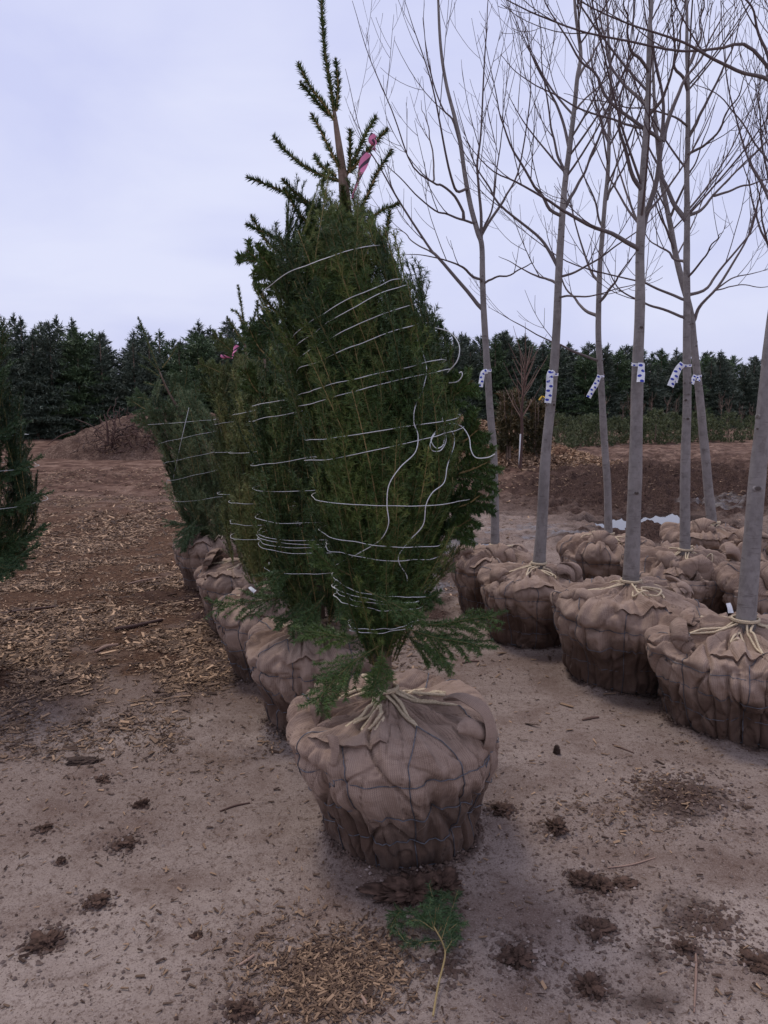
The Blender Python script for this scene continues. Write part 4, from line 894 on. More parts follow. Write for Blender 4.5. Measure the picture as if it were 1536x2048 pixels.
make_maple('bare tree nearest the front spruce, its ball leftmost of the right group', 5.74,
    [(992, 1095), (990, 1000), (985, 900), (978, 780), (970, 650), (966, 550), (963, 490), (955, 464), (942, 415), (930, 348), (921, 290), (908, 232), (892, 170), (881, 98), (877, 0), (872, -90)],
    [([(968, 482), (962, 424), (956, 371), (954, 330), (962, 268), (968, 147), (975, 54), (979, 0), (985, -70)], 8), ([(971, 473), (973, 451), (1002, 406), (1013, 389), (1038, 339), (1060, 210), (1064, 125), (1060, 40)], 8),
     ([(962, 567), (933, 540), (908, 525), (850, 509), (798, 508)], 7), ([(962, 617), (927, 574), (872, 512), (856, 496), (802, 410), (762, 344), (723, 266), (688, 137)], 10, 0.25), ([(942, 445), (903, 434), (856, 410), (794, 352), (747, 297)], 6),
     ([(930, 430), (915, 395), (885, 372), (868, 365), (825, 328), (786, 223), (739, 109), (704, 0)], 7), ([(868, 365), (866, 300), (850, 240), (843, 200)], 4), ([(930, 380), (911, 375), (890, 300), (872, 195), (841, 90), (809, 0)], 7), ([(973, 569), (1002, 554), (1055, 534), (1069, 514)], 6),
     ([(925, 310), (905, 240), (885, 215), (862, 150), (850, 60), (845, 0)], 5), ([(958, 470), (985, 420), (995, 330), (1010, 240), (1030, 130)], 5), ([(872, 512), (835, 490), (800, 462), (778, 450)], 4)],
    31, 0.034, dict(x=wx(993, 1150, 5.74), R=0.375, h=0.50, rb=0.27, seed=31, folds=1.3, lips=((-2.0, -1.2, 0.72, 0.66, 0.05, 0.6), (-3.1, -2.4, 0.62, 0.68, 0.04, 0.5), (-0.9, -0.2, 0.80, 0.74, 0.04, 0.5))),
    (742, [([(975, 742), (966, 746), (963, 760), (961, 774)], 0.036)]), ntw=0.75)
make_maple('right leaning bare tree with the longest spotted ribbon, hanging straight down', 5.06,
    [(1078, 1135), (1085, 1020), (1092, 900), (1105, 760), (1112, 660), (1118, 570), (1124, 441), (1131, 350), (1136, 307), (1147, 216), (1153, 154), (1160, 105), (1150, 17), (1146, -90)],
    [([(1115, 563), (1070, 549), (1000, 512)], 7), ([(1115, 535), (1098, 500), (1073, 469), (1000, 413), (983, 375), (957, 340), (930, 280), (905, 180)], 9), ([(1121, 434), (1101, 420), (1087, 392), (1066, 370), (1035, 314), (1014, 262), (1000, 227), (980, 150), (965, 60)], 9),
     ([(1133, 416), (1150, 385), (1164, 360), (1180, 320), (1209, 258), (1240, 180), (1262, 80)], 9), ([(1128, 560), (1160, 540), (1220, 500), (1290, 450), (1340, 400)], 6), ([(1140, 300), (1120, 230), (1090, 160), (1060, 100), (1040, 20)], 8), ([(1155, 160), (1185, 110), (1215, 60), (1235, 0)], 7), ([(1135, 350), (1110, 300), (1100, 220), (1085, 120), (1080, 20)], 7),
     ([(1148, 220), (1180, 190), (1225, 150), (1265, 110)], 5), ([(1118, 590), (1160, 610), (1190, 590), (1300, 560)], 5)],
    32, 0.041, dict(x=wx(1064, 1200, 5.06), R=0.375, h=0.50, rb=0.275, seed=32, folds=0.9, lips=((-0.7, -0.1, 0.70, 0.62, 0.06, 0.5), (-3.0, -2.3, 0.60, 0.63, 0.035, 0.5))),
    (742, [([(1104, 742), (1100, 752), (1099, 778), (1096, 806)], 0.046), ([(1108, 742), (1103, 750), (1099, 765)], 0.03)]), extra=8, ntw=0.9)
make_maple('slender bare tree, ribbon tail blown left below its long low limb', 6.2,
    [(1217, 1075), (1214, 950), (1208, 850), (1203, 760), (1198, 680), (1197, 622), (1199, 559), (1206, 472), (1211, 402), (1216, 349), (1218, 244), (1220, 150), (1215, 60), (1212, -60)],
    [([(1195, 634), (1168, 616), (1150, 597), (1128, 568), (1105, 500), (1085, 430)], 9), ([(1194, 717), (1127, 693), (1100, 680), (1029, 646), (977, 615)], 6, -0.2), ([(1202, 608), (1223, 573), (1248, 535), (1290, 480)], 8), ([(1193, 573), (1181, 538), (1167, 496), (1150, 440), (1130, 360), (1115, 260)], 7), ([(1208, 460), (1190, 400), (1160, 330), (1135, 240)], 6), ([(1213, 400), (1240, 350), (1270, 270), (1285, 180)], 6), ([(1218, 300), (1200, 230), (1180, 150), (1170, 60)], 5)],
    33, 0.033, dict(x=wx(1208, 1110, 6.2), R=0.385, h=0.51, rb=0.28, seed=33, folds=1.2, lips=((-2.4, -1.5, 0.72, 0.70, 0.04, 0.5), (-1.2, -0.5, 0.66, 0.72, 0.05, 0.6))),
    (752, [([(1200, 751), (1192, 768), (1184, 782), (1177, 795)], 0.042)]), extra=7, ntw=0.85)
make_maple('thick stemmed bare tree with its spotted ribbon hanging on the right side', 4.33,
    [(1262, 1165), (1268, 1050), (1272, 900), (1275, 760), (1276, 680), (1278, 600), (1282, 500), (1284, 440), (1286, 384), (1293, 279), (1297, 174), (1298, 70), (1303, 0), (1306, -90)],
    [([(1270, 500), (1258, 486), (1223, 465), (1181, 451), (1140, 427), (1119, 415), (1087, 395), (1035, 371), (1000, 350), (965, 320), (930, 270)], 12), ([(1279, 500), (1293, 437), (1314, 367), (1321, 297), (1326, 244), (1326, 192), (1314, 133), (1304, 87), (1290, 0), (1285, -60)], 16, 0.1), ([(1326, 285), (1349, 209), (1370, 164), (1408, 108), (1440, 52), (1471, 0)], 11, 0.2),
     ([(1276, 385), (1265, 342), (1251, 290), (1241, 248), (1244, 202), (1262, 133), (1275, 60)], 11), ([(1310, 279), (1265, 241), (1209, 181), (1174, 133), (1140, 80), (1098, 17), (1080, -20)], 10), ([(1292, 205), (1258, 181), (1223, 136), (1209, 77), (1195, 17), (1190, -40)], 9), ([(1296, 240), (1330, 190), (1350, 120), (1365, 40), (1372, -30)], 8), ([(1296, 150), (1262, 90), (1250, 20), (1245, -40)], 8), ([(1284, 250), (1240, 245), (1170, 225), (1100, 190), (1040, 150), (1000, 110)], 6)],
    34, 0.046, dict(x=wx(1252, 1280, 4.33), R=0.455, h=0.55, rb=0.325, seed=34, nm=10, folds=1.0, lips=((-0.45, 0.25, 0.66, 0.60, 0.06, 0.6), (-0.6, 0.2, 0.74, 0.70, 0.05, 0.55), (-3.0, -2.5, 0.60, 0.64, 0.03, 0.5)), loops=2),
    (727, [([(1284, 726), (1283, 740), (1282, 752), (1281, 764)], 0.042)]), knots=18, extra=6)
make_maple('straight bare tree with ribbon tail left of its stem, on a lumpy wide ball', 5.45,
    [(1372, 1110), (1370, 1000), (1372, 850), (1373, 740), (1373, 620), (1372, 524), (1373, 437), (1373, 350), (1375, 279), (1375, 174), (1372, 105), (1373, 0), (1374, -90)],
    [([(1363, 441), (1345, 406), (1324, 350), (1318, 300), (1300, 220), (1290, 130)], 13, 0.2), ([(1380, 437), (1401, 420), (1429, 392), (1495, 324), (1536, 279), (1590, 225)], 9), ([(1429, 394), (1488, 374), (1536, 357), (1580, 350)], 6), ([(1382, 594), (1405, 580), (1429, 556), (1454, 521), (1485, 483), (1502, 458), (1520, 385), (1530, 300), (1534, 200)], 8), ([(1372, 521), (1356, 517), (1324, 497), (1297, 476), (1270, 440)], 8), ([(1363, 601), (1335, 587), (1293, 566), (1265, 559), (1140, 524), (1060, 470), (1000, 420)], 7), ([(1359, 636), (1324, 619), (1291, 606), (1265, 594), (1230, 566), (1209, 524), (1180, 470)], 7),
     ([(1376, 280), (1400, 230), (1440, 160), (1470, 80), (1490, 0)], 9), ([(1376, 310), (1420, 280), (1470, 200), (1500, 120)], 7), ([(1372, 180), (1350, 120), (1345, 40), (1340, -30)], 8), ([(1375, 140), (1395, 90), (1405, 20), (1410, -40)], 7), ([(1380, 560), (1405, 520), (1430, 480), (1450, 460)], 6), ([(1374, 250), (1340, 230), (1270, 215), (1200, 200), (1130, 190)], 5)],
    35, 0.039, dict(x=wx(1363, 1170, 5.45), R=0.42, h=0.52, rb=0.30, seed=35, folds=1.5, lips=((-1.9, -1.2, 0.62, 0.66, 0.05, 0.6), (-0.7, 0.0, 0.66, 0.6, 0.05, 0.6), (-2.6, -2.0, 0.68, 0.64, 0.04, 0.5))),
    (727, [([(1366, 728), (1357, 738), (1349, 754), (1341, 773)], 0.050), ([(1364, 729), (1354, 745), (1350, 765)], 0.04)]), extra=7)
make_maple('farthest bare tree, leaning left behind the straight stem, ribbon knotted short', 6.74,
    [(1425, 1055), (1418, 980), (1405, 860), (1395, 760), (1387, 680), (1380, 620), (1359, 545), (1349, 500), (1342, 455), (1331, 402), (1321, 350), (1312, 250), (1306, 150), (1300, 0)],
    [([(1384, 650), (1401, 612), (1436, 573), (1471, 517), (1495, 476), (1506, 434), (1525, 370), (1540, 280)], 9, 0.2), ([(1384, 640), (1410, 600), (1460, 560), (1510, 545), (1550, 530)], 6), ([(1436, 573), (1470, 570), (1536, 575), (1570, 578)], 3), ([(1349, 500), (1320, 430), (1300, 380)], 7), ([(1340, 440), (1370, 370), (1400, 300), (1430, 200)], 7), ([(1320, 340), (1290, 280), (1260, 220)], 6)],
    36, 0.044, dict(x=wx(1412, 1080, 6.74), R=0.385, h=0.52, rb=0.28, seed=36, folds=1.3, lips=((-2.6, -1.8, 0.7, 0.66, 0.05, 0.55),)),
    (752, [([(1392, 752), (1387, 758), (1383, 768)], 0.04), ([(1394, 752), (1398, 758), (1396, 762)], 0.03)]), extra=5, ntw=0.8)
mp7 = make_maple('bare tree on the widest ball at right front, rope bow at its foot', 3.69,
    [(1490, 1255), (1500, 1120), (1512, 980), (1524, 850), (1536, 720), (1556, 560), (1576, 400), (1592, 250), (1604, 100), (1614, -60), (1620, -220)],
    [([(1600, 215), (1536, 164), (1485, 147), (1436, 122), (1384, 94), (1314, 70), (1244, 45), (1160, 0), (1110, -30)], 9.5, -0.35), ([(1590, 240), (1536, 140), (1487, 91), (1436, 98), (1366, 98), (1279, 84), (1174, 65), (1087, 35), (1045, 17), (1014, 0), (980, -30)], 8, -0.15), ([(1580, 330), (1550, 200), (1536, 125), (1516, 52), (1492, 0), (1475, -60)], 12, -0.1),
     ([(1570, 440), (1536, 400), (1500, 330), (1470, 230), (1450, 110), (1440, 0)], 6, 0.2), ([(1580, 380), (1540, 340), (1490, 250), (1430, 190), (1390, 170)], 5, 0.3)],
    37, 0.050, dict(x=wx(1478, 1350, 3.69), R=0.475, h=0.50, rb=0.35, seed=37, near=True, nm=10, folds=0.75, lips=((-3.2, -2.6, 0.66, 0.60, 0.035, 0.5), (2.5, 3.2, 0.74, 0.72, 0.04, 0.5), (-0.6, 0.2, 0.7, 0.66, 0.04, 0.5)), loops=2), None, knots=14, ntw=0.8)
cloth_tag(mp7, [(1457, 1206, 3.62), (1460, 1215, 3.61), (1462, 1226, 3.60)], 0.026)
make_maple('bare tree past the right edge whose pointed burlap ball shows behind the widest ball', 6.15,
    [(1545, 1085), (1552, 900), (1560, 700), (1566, 500), (1570, 250), (1572, 0)], [([(1563, 560), (1530, 480), (1500, 380), (1480, 280)], 8), ([(1566, 470), (1540, 380), (1520, 250), (1505, 120)], 7)],
    38, 0.036, dict(x=wx(1538, 1130, 6.15), R=0.415, h=0.50, rb=0.29, seed=38, folds=1.3, lips=((-2.9, -2.2, 0.64, 0.70, 0.06, 0.5),)), None, extra=4, ntw=0.7)
make_maple('bare tree past the right edge whose burlap ball shows just above the widest ball', 5.0,
    [(1566, 1140), (1572, 900), (1580, 650), (1588, 400), (1592, 100), (1594, -60)], [([(1582, 600), (1550, 520), (1520, 420), (1500, 300)], 8), ([(1586, 450), (1550, 330), (1535, 200), (1520, 60)], 8)],
    39, 0.038, dict(x=wx(1562, 1200, 5.0), R=0.40, h=0.50, rb=0.28, seed=39, folds=1.4, lips=((-2.9, -2.1, 0.70, 0.66, 0.05, 0.55),)), None, extra=4, ntw=0.7)

# ------------------------------------------------------------------ far trees
def far_conifer(seed, h, rmax, pine=False):
    g = np.random.default_rng(seed); c = MB()
    z = 0.03 * h
    n = 0
    while z < h * 0.985:
        f = z / h; rad = rmax * min(1, 0.55 + 2.5 * f) * (1 - f) ** (0.85 if not pine else 0.62) * (1 + 0.25 * noise(z * 2.3, seed, 0, 5))
        nb = max(3, int(9 * rad / rmax) + 2)
        for k in range(nb):
            a = g.uniform(0, 6.283); r = max(0.08, rad * g.uniform(0.65, 1.15)); m = max(9, int(r * 58))
            t = g.random(m) ** 0.7; rise = g.uniform(0.05, 0.45) + 0.7 * f
            p = np.stack([np.cos(a) * r * t, np.sin(a) * r * t, z + r * (rise * t - 0.25 * t * t * (1 - f))], -1)
            side = np.array([-math.sin(a), math.cos(a), 0]); p += side * (g.normal(0, 0.16, m) * r * t)[:, None]
            d = unit(np.stack([np.cos(a) * np.ones(m), np.sin(a) * np.ones(m), g.uniform(-0.15, 0.9, m)], -1) + 0.55 * g.normal(size=(m, 3)))
            s = unit(np.cross(d, g.normal(size=(m, 3)))) * g.uniform(0.014, 0.034, (m, 1)); l = g.uniform(0.10, 0.26, (m, 1))
            V = np.stack([p - s, p + s, p + d * l], 1).reshape(-1, 3); tn = np.clip(0.35 + 0.3 * (t - 0.5) + g.normal(0, 0.2, m), 0, 1)
            c.add(V, t=np.arange(3 * m).reshape(-1, 3), tint=np.repeat(tn, 3))
        z += 0.125 * (1.0 - 0.35 * f)
    # leader
    m = 40; t = g.random(m); p = np.stack([0 * t, 0 * t, h * 0.93 + t * h * 0.09], -1); d = unit(np.stack([g.normal(0, .6, m), g.normal(0, .6, m), 0.8 + 0 * t], -1)); s = unit(np.cross(d, g.normal(size=(m, 3)))) * 0.018
    c.add(np.stack([p - s, p + s, p + d * 0.15], 1).reshape(-1, 3), t=np.arange(3 * m).reshape(-1, 3), tint=0.5)
    tr = MB(); tr.tube(np.array([[0, 0, -0.1], [0.02, 0, h * 0.5], [0, 0, h]]), [0.09, 0.06, 0.012], 7, tint=0.6)
    return c, tr
def copies(builder, spots, names, cat, label, group, mats):
    protos = []
    for i, (x, y, s, k, rz) in enumerate(spots):
        key = k
        while len(protos) <= key: protos.append(None)
        if protos[key] is None:
            c, tr = builder(key); r = empty(names, (x, y, 0), label, cat, group)
            o1 = tr.build('trunk', M['sbark'], r); o2 = c.build('crown', mats[key % len(mats)], r, smooth=False); protos[key] = (r, o1, o2); o = r
        else:
            r0, o1, o2 = protos[key]; o = r0.copy(); C.objects.link(o)
            for ch in (o1, o2): d = ch.copy(); C.objects.link(d); d.parent = o
        o.location = (x, y, -0.05); o.scale = (s, s, s); o.rotation_euler = (0, 0, rz)
g = np.random.default_rng(77)
spots = []
# the tree line runs from near on the left to far on the right
LN0, LN1 = np.array([-30.0, 30.0]), np.array([34.0, 58.0])
top_px = [(-200, 640), (0, 640), (130, 640), (280, 655), (330, 668), (420, 655), (600, 655), (880, 655), (960, 665), (1060, 682), (1180, 696), (1240, 694), (1340, 710), (1536, 718), (1800, 720)]
for row in range(3):
    n = 62
    for i in range(n):
        q = LN0 + (LN1 - LN0) * ((i + 0.5 * (row % 2) + g.uniform(-0.25, 0.25)) / n); q = q + np.array([-0.4, 0.92]) * row * 1.7 + g.normal(0, 0.2, 2)
        pxx = 768 + F * q[0] / q[1]; ty = np.interp(pxx, [t[0] for t in top_px], [t[1] for t in top_px])
        want = at(pxx, ty, q[1])[2] * (1.05 - 0.16 * g.random() + (0.10 if g.random() < 0.15 else 0)) * (1.0 if row else 0.95)
        spots.append((q[0], q[1], want / 5.2, int(g.integers(6)), g.uniform(0, 6.28)))
copies(lambda k: far_conifer(300 + k, 5.2, 1.50 + 0.22 * (k % 3), pine=k > 3), spots, 'forest_spruce', 'conifer', 'dark evergreen in the dense tree line across the back of the yard', 'evergreens of the far tree line', [M['ndl_far'], M['ndl_far'], M['ndl_blue']])
def bush(k):
    g = np.random.default_rng(500 + k); c = MB(); h = 1.35
    for j in range(210):
        a = g.uniform(0, 6.28); z = h * g.random() ** 1.1; r = 0.75 * (1 - (z / h) ** 2.2) ** 0.6 * g.uniform(0.35, 1.0)
        p0 = np.array([math.cos(a) * r, math.sin(a) * r, z * 0.92]); d = unit(np.array([math.cos(a) * 0.6, math.sin(a) * 0.6, 0.9]) + 0.3 * g.normal(size=3)); L = g.uniform(0.12, 0.26)
        m = 22; t = g.random((m, 1)); P = p0 + d * L * t; dd = unit(d * 0.9 + 0.75 * g.normal(size=(m, 3))); s = unit(np.cross(dd, g.normal(size=(m, 3)))) * 0.012
        c.add(np.stack([P - s, P + s, P + dd * 0.11], 1).reshape(-1, 3), t=np.arange(3 * m).reshape(-1, 3), tint=np.repeat(np.clip(g.uniform(0.15, 0.75) + g.normal(0, .15, m), 0, 1), 3))
    tr = MB(); tr.tube(np.array([[0, 0, -0.1], [0.02, 0, 0.6], [0, 0, 1.2]]), [0.03, 0.02, 0.006], 6, tint=0.6)
    return c, tr
bs = []
for (x, yb, hp) in [(1130, 898, 62), (1160, 893, 58), (1192, 892, 62), (1232, 889, 55), (1262, 887, 52), (1310, 888, 66), (1340, 886, 58), (1395, 884, 60), (1415, 880, 50), (1455, 884, 56), (1500, 880, 46), (1530, 878, 48), (1175, 880, 50), (1290, 878, 48), (1370, 878, 48), (1115, 884, 55)]:
    q = gnd(x, yb); bs.append((q[0], q[1], hp / F * q[1] / 1.3 * 1.02, int(g.integers(3)), g.uniform(0, 6.28)))
copies(bush, bs, 'young_pine', 'young pine', 'low bushy young pine in the field row before the tree line', 'young pines at the field edge', [M['ndl_bush']])
def whip(k):
    g = np.random.default_rng(600 + k); c = MB(); tr = MB(); tr.tube(np.array([[0, 0, -0.1], [0.03, 0, 0.8], [0, 0, 1.9]]), [0.022, 0.015, 0.004], 5, tint=0.1)
    for j in range(14):
        z = g.uniform(0.7, 1.8); a = g.uniform(0, 6.28); c.tube(np.array([[0, 0, z], [math.cos(a) * .12, math.sin(a) * .12, z + .15], [math.cos(a) * .2, math.sin(a) * .2, z + .4]]), [0.008, 0.006, 0.003], 4, tint=g.uniform(0.2, 0.8))
    return c, tr
ws = []
for i in range(16):
    x = 1215 + i * 22 + g.uniform(-8, 8); Yw = g.uniform(36, 42); ws.append((at(x, 850, Yw)[0], Yw, g.uniform(0.8, 1.15), int(g.integers(3)), g.uniform(0, 6.28)))
copies(whip, ws, 'bare_sapling', 'sapling', 'thin bare sapling standing behind the row of young pines', 'saplings behind the young pines', [M['stick']])

# two rusty evergreens and a birch-like sapling by the mulch pile
def rusty(label, x0, x1, yb, yt, Y, seed):
    g = np.random.default_rng(seed); p = at((x0 + x1) / 2, yb, Y); base = np.array([p[0], Y, 0.0]); w_ = (x1 - x0) / F * Y / 2; h = at(0, yt, Y)[2]
    r = empty('rusty_evergreen', base, label, 'shrub', None); c = MB()
    for j in range(230):
        a = g.uniform(0, 6.28); z = h * (0.22 + 0.78 * g.random()); rr = w_ * (1 - abs(z / h - 0.5) ** 2 * 1.6) * g.uniform(0.2, 1.0) ** 0.6
        p0 = base + np.array([math.cos(a) * rr, math.sin(a) * rr, z * 0.9]); d = unit(np.array([math.cos(a) * .4, math.sin(a) * .4, .7]) + 0.4 * g.normal(size=3)); m = 16; t = g.random((m, 1))
        P = p0 + d * 0.25 * t; dd = unit(d + 0.6 * g.normal(size=(m, 3))); s = unit(np.cross(dd, g.normal(size=(m, 3)))) * 0.016
        c.add(np.stack([P - s, P + s, P + dd * 0.13], 1).reshape(-1, 3), t=np.arange(3 * m).reshape(-1, 3), tint=np.repeat(np.clip((z / h) * g.uniform(0.2, 1.1) + g.normal(0, .12, m), 0, 1), 3))
    t = MB()
    for k in range(5): a = g.uniform(0, 6.28); t.tube(np.array([base + [0, 0, -0.05], base + [math.cos(a) * .15, math.sin(a) * .15, h * .4], base + [math.cos(a) * .3, math.sin(a) * .3, h]]), [0.035, 0.025, 0.006], 6, tint=0.6)
    t.build('trunk', M['sbark'], r, base); c.build('crown', M['rust'], r, base, smooth=False)
    return r, base, h
rr1, bb1, hh1 = rusty('rust tinged evergreen shrub left of the pale sapling by the mulch pile', 998, 1040, 888, 780, 19.0, 71)
rr2, bb2, hh2 = rusty('green brown evergreen shrub with a yellow ribbon right of the pale sapling', 1052, 1096, 884, 800, 19.4, 72)
rb = MB(); ribbon(rb, np.array([at(x, y, 18.4) for x, y in ((1090, 795), (1084, 793), (1078, 800))]), 0.04, 1.0); rb.build('ribbon', M['yellow'], rr2, bb2)
def pale_sapling():
    Y = 18.2; p = at(1042, 890, Y); base = np.array([p[0], Y, 0.0]); r = empty('pale_sapling', base, 'pale many branched sapling with a white wrapped stem between two shrubs', 'sapling'); g = np.random.default_rng(5)
    t = MB(); A = [at(x, y, Y) for x, y in ((1044, 858), (1043, 825), (1046, 790), (1050, 760), (1052, 720))]; t.tube(np.array([[A[0][0] - 0.03, Y, -0.05]] + A), np.linspace(0.045, 0.012, 6), 7, tint=0.1); t.build('trunk', M['stick'], r, base)
    wrp = MB(); wrp.tube(np.array([[A[0][0] - 0.03, Y, 0.12], A[0] + [-0.015, 0, -0.12]]), 0.036, 9); wrp.build('stem_guard', M['white'], r, base)
    c = MB()
    for j in range(26):
        z = g.uniform(0.15, 1.0); k = int(z * 4); s = A[min(k, 3)] + (A[min(k, 3) + 1] - A[min(k, 3)]) * (z * 4 - k if k < 4 else 1); a = g.uniform(0, 6.28); d = np.array([math.cos(a) * 0.6, math.sin(a) * 0.3, 0.8]); L = g.uniform(0.4, 1.0)
        c.tube(np.array([s, s + d * L * .5 + [0, 0, .03], s + d * L + [0, 0, .15]]), [0.014, 0.009, 0.004], 5, tint=g.uniform(0.3, 0.9))
    c.build('crown', M['stick'], r, base)
pale_sapling()

# ------------------------------------------------------------------ heaps
def heap(name, label, cat, c, rx, ry, h, mat, seed, skew=0.0, ridge=None, pw=1.4):
    n, m = 130, 220; r = np.linspace(0, 1.15, n)[:, None]; a = np.arange(m)[None, :] / m * 2 * math.pi
    X = r * np.cos(a) * rx; Yq = r * np.sin(a) * ry
    z = h * np.clip(1 - (r * (1 + 0.10 * noise(np.cos(a) * 2, np.sin(a) * 2, 0, seed))) ** pw, -0.2, 1) ** 1.0 if True else 0
    z = np.where(z < 0, z * 0.6, z) * (1 + skew * np.cos(a) * r)
    z = z + (0.10 * fbm(X * 1.6, Yq * 1.6, oct=5, seed=seed, gain=0.6) - 0.10 * np.abs(fbm(X * 2.4, Yq * 1.2, oct=3, seed=seed + 2))) * sstep(1.2, 0.8, r) + 0.02 * fbm(X * 9, Yq * 9, oct=2, seed=seed + 4)
    z = np.where(r > 1.02, np.minimum(z, -0.12), z)
    b = MB(); b.grid(np.stack([X + c[0], Yq + c[1], z - 0.03], -1), wrap=True)
    o = b.build(name, M[mat], None, (c[0], c[1], 0)); return tag(o, label, cat), (lambda x, y: h * max(0, 1 - math.hypot((x - c[0]) / rx, (y - c[1]) / ry) ** pw))
mc = gnd(300, 916); mound, mh = heap('soil_mound', 'low mound of brown soil in front of the tree line on the left', 'soil mound', (mc[0] + 0.1, mc[1] + 2.2), 4.3, 3.2, 1.55, 'mound', 81, pw=1.7)
wc = gnd(960, 930); pile, ph_ = heap('wood_chip_pile', 'spreading pile of reddish wood chips and mulch behind the foreground spruce', 'mulch pile', (wc[0] - 0.25, wc[1] + 1.6), 4.0, 3.6, 1.30, 'mulch', 82, pw=0.95)
def pile_chips():
    g = np.random.default_rng(83); n = 16000; b = MB()
    c = (wc[0] - 0.25, wc[1] + 1.6); a = g.uniform(math.pi, 2 * math.pi, n); r = np.sqrt(g.random(n)) * 1.1
    X = c[0] + np.cos(a) * r * 4.0; Y = c[1] + np.sin(a) * r * 3.6; Z = np.array([ph_(x, y) for x, y in zip(X, Y)]) + g.uniform(0.0, 0.07, n)
    d = unit(g.normal(size=(n, 3)) * [1, 1, .5]); s = unit(np.cross(d, g.normal(size=(n, 3)))); L = g.uniform(0.03, 0.13, (n, 1)); W = L * g.uniform(0.15, 0.4, (n, 1)); P = np.stack([X, Y, Z], -1)
    b.add(np.stack([P - d * L / 2 - s * W / 2, P + d * L / 2 - s * W / 2, P + d * L / 2 + s * W / 2, P - d * L / 2 + s * W / 2], 1).reshape(-1, 3), np.arange(4 * n).reshape(-1, 4), tint=np.repeat(g.beta(1.3, 1.8, n), 4))
    tag(b.build('mulch_chip_litter', M['chip'], smooth=False), 'loose chips over the slopes of the mulch pile', 'wood chips', kind='stuff')
pile_chips()
def brush_pile():
    g = np.random.default_rng(91); c0 = gnd(252, 918); base = np.array([c0[0], c0[1], 0.0]); b = MB()
    for k in range(420):
        u = g.normal(0, 0.34); v = abs(g.normal(0, 0.27)); p = base + np.array([u * 1.75 - 0.05, g.uniform(-0.2, 1.0) , 0.10 + v * 1.9 * math.exp(-u * u * 1.2)])
        a = g.uniform(0, 6.28); d = np.array([math.cos(a), math.sin(a) * .6, g.uniform(-0.5, 0.7)]); q = [p]; L = g.uniform(0.25, 0.9)
        for j in range(5): d = unit(d + 0.45 * g.normal(size=3)); q.append(q[-1] + d * L / 5)
        q = np.array(q); q[:, 2] = np.maximum(q[:, 2], 0.02); r0 = g.uniform(0.007, 0.020); b.tube(q, np.linspace(r0, r0 * 0.4, 6), 5, tint=g.beta(1.2, 2.2))
    for (pts, r0) in (([(222, 890), (230, 850), (215, 830), (222, 812)], 0.03), ([(216, 890), (214, 850), (208, 828)], 0.04), ([(226, 850), (236, 826), (226, 822)], 0.02), ([(205, 868), (180, 850), (150, 838)], 0.02), ([(150, 862), (120, 872), (95, 890)], 0.025)):
        b.tube(smooth_line(np.array([at(x, y, base[1] - 0.1) for x, y in pts]), 12), np.linspace(r0, r0 * .4, 12), 6, tint=0.35)
    tag(b.build('brush_pile', M['brush'], None, base), 'tangled heap of reddish roots and cut branches against the soil mound', 'brush pile')
brush_pile()

# ------------------------------------------------------------------ things lying about on the ground
def lump(name, label, cat, x, y, wpx, hpx, seed, mat='clod', flat=0.5, yaw=0.0, rough=0.35):
    q = gnd(x, y); sc = q[1] / F * 1.03; a, hgt = wpx * sc / 2, hpx * sc * 0.5
    n, m = 44, 68; t = np.linspace(0, math.pi, n)[:, None]; p = np.arange(m)[None, :] / m * 6.28318
    sx, sy, sz = np.sin(t) * np.cos(p), np.sin(t) * np.sin(p), np.cos(t) + 0 * p
    r = 1 + rough * fbm(sx * 1.7, sy * 1.7, sz * 1.7, 5, seed, 0.68) - 0.25 * rough * sstep(0.8, 1, 1 - np.abs(noise(sx * 3, sy * 3, sz * 3, seed + 9))); dep = a * flat * 1.4
    X = sx * r * a; Yy = sy * r * dep; Z = sz * r * hgt * 0.6 + hgt * 0.25
    cs, sn = math.cos(yaw), math.sin(yaw); b = MB(); zt = float(terrain(np.array([q[0]]), np.array([q[1]]))[0])
    b.grid(np.stack([q[0] + X * cs - Yy * sn, q[1] + X * sn + Yy * cs, zt + np.maximum(Z, -0.01)], -1), wrap=True)
    return tag(b.build(name, M[mat], None, (q[0], q[1], 0)), label, cat)
lump('soil_clod', 'big crumbled lump of dark soil fallen under the front of the nearest ball', 'soil clod', 828, 1786, 118, 58, 4, flat=0.5, yaw=0.35, rough=1.0)
lump('soil_clod', 'smaller dark soil lump right beside the big crumbled one under the nearest ball', 'soil clod', 886, 1784, 52, 46, 2, flat=0.8, yaw=0.9, rough=0.9)
lump('bark_piece', 'long dark piece of bark lying on the bare ground at left', 'bark piece', 166, 1524, 62, 18, 3, 'bark_piece', 0.3, 0.12, 0.4)
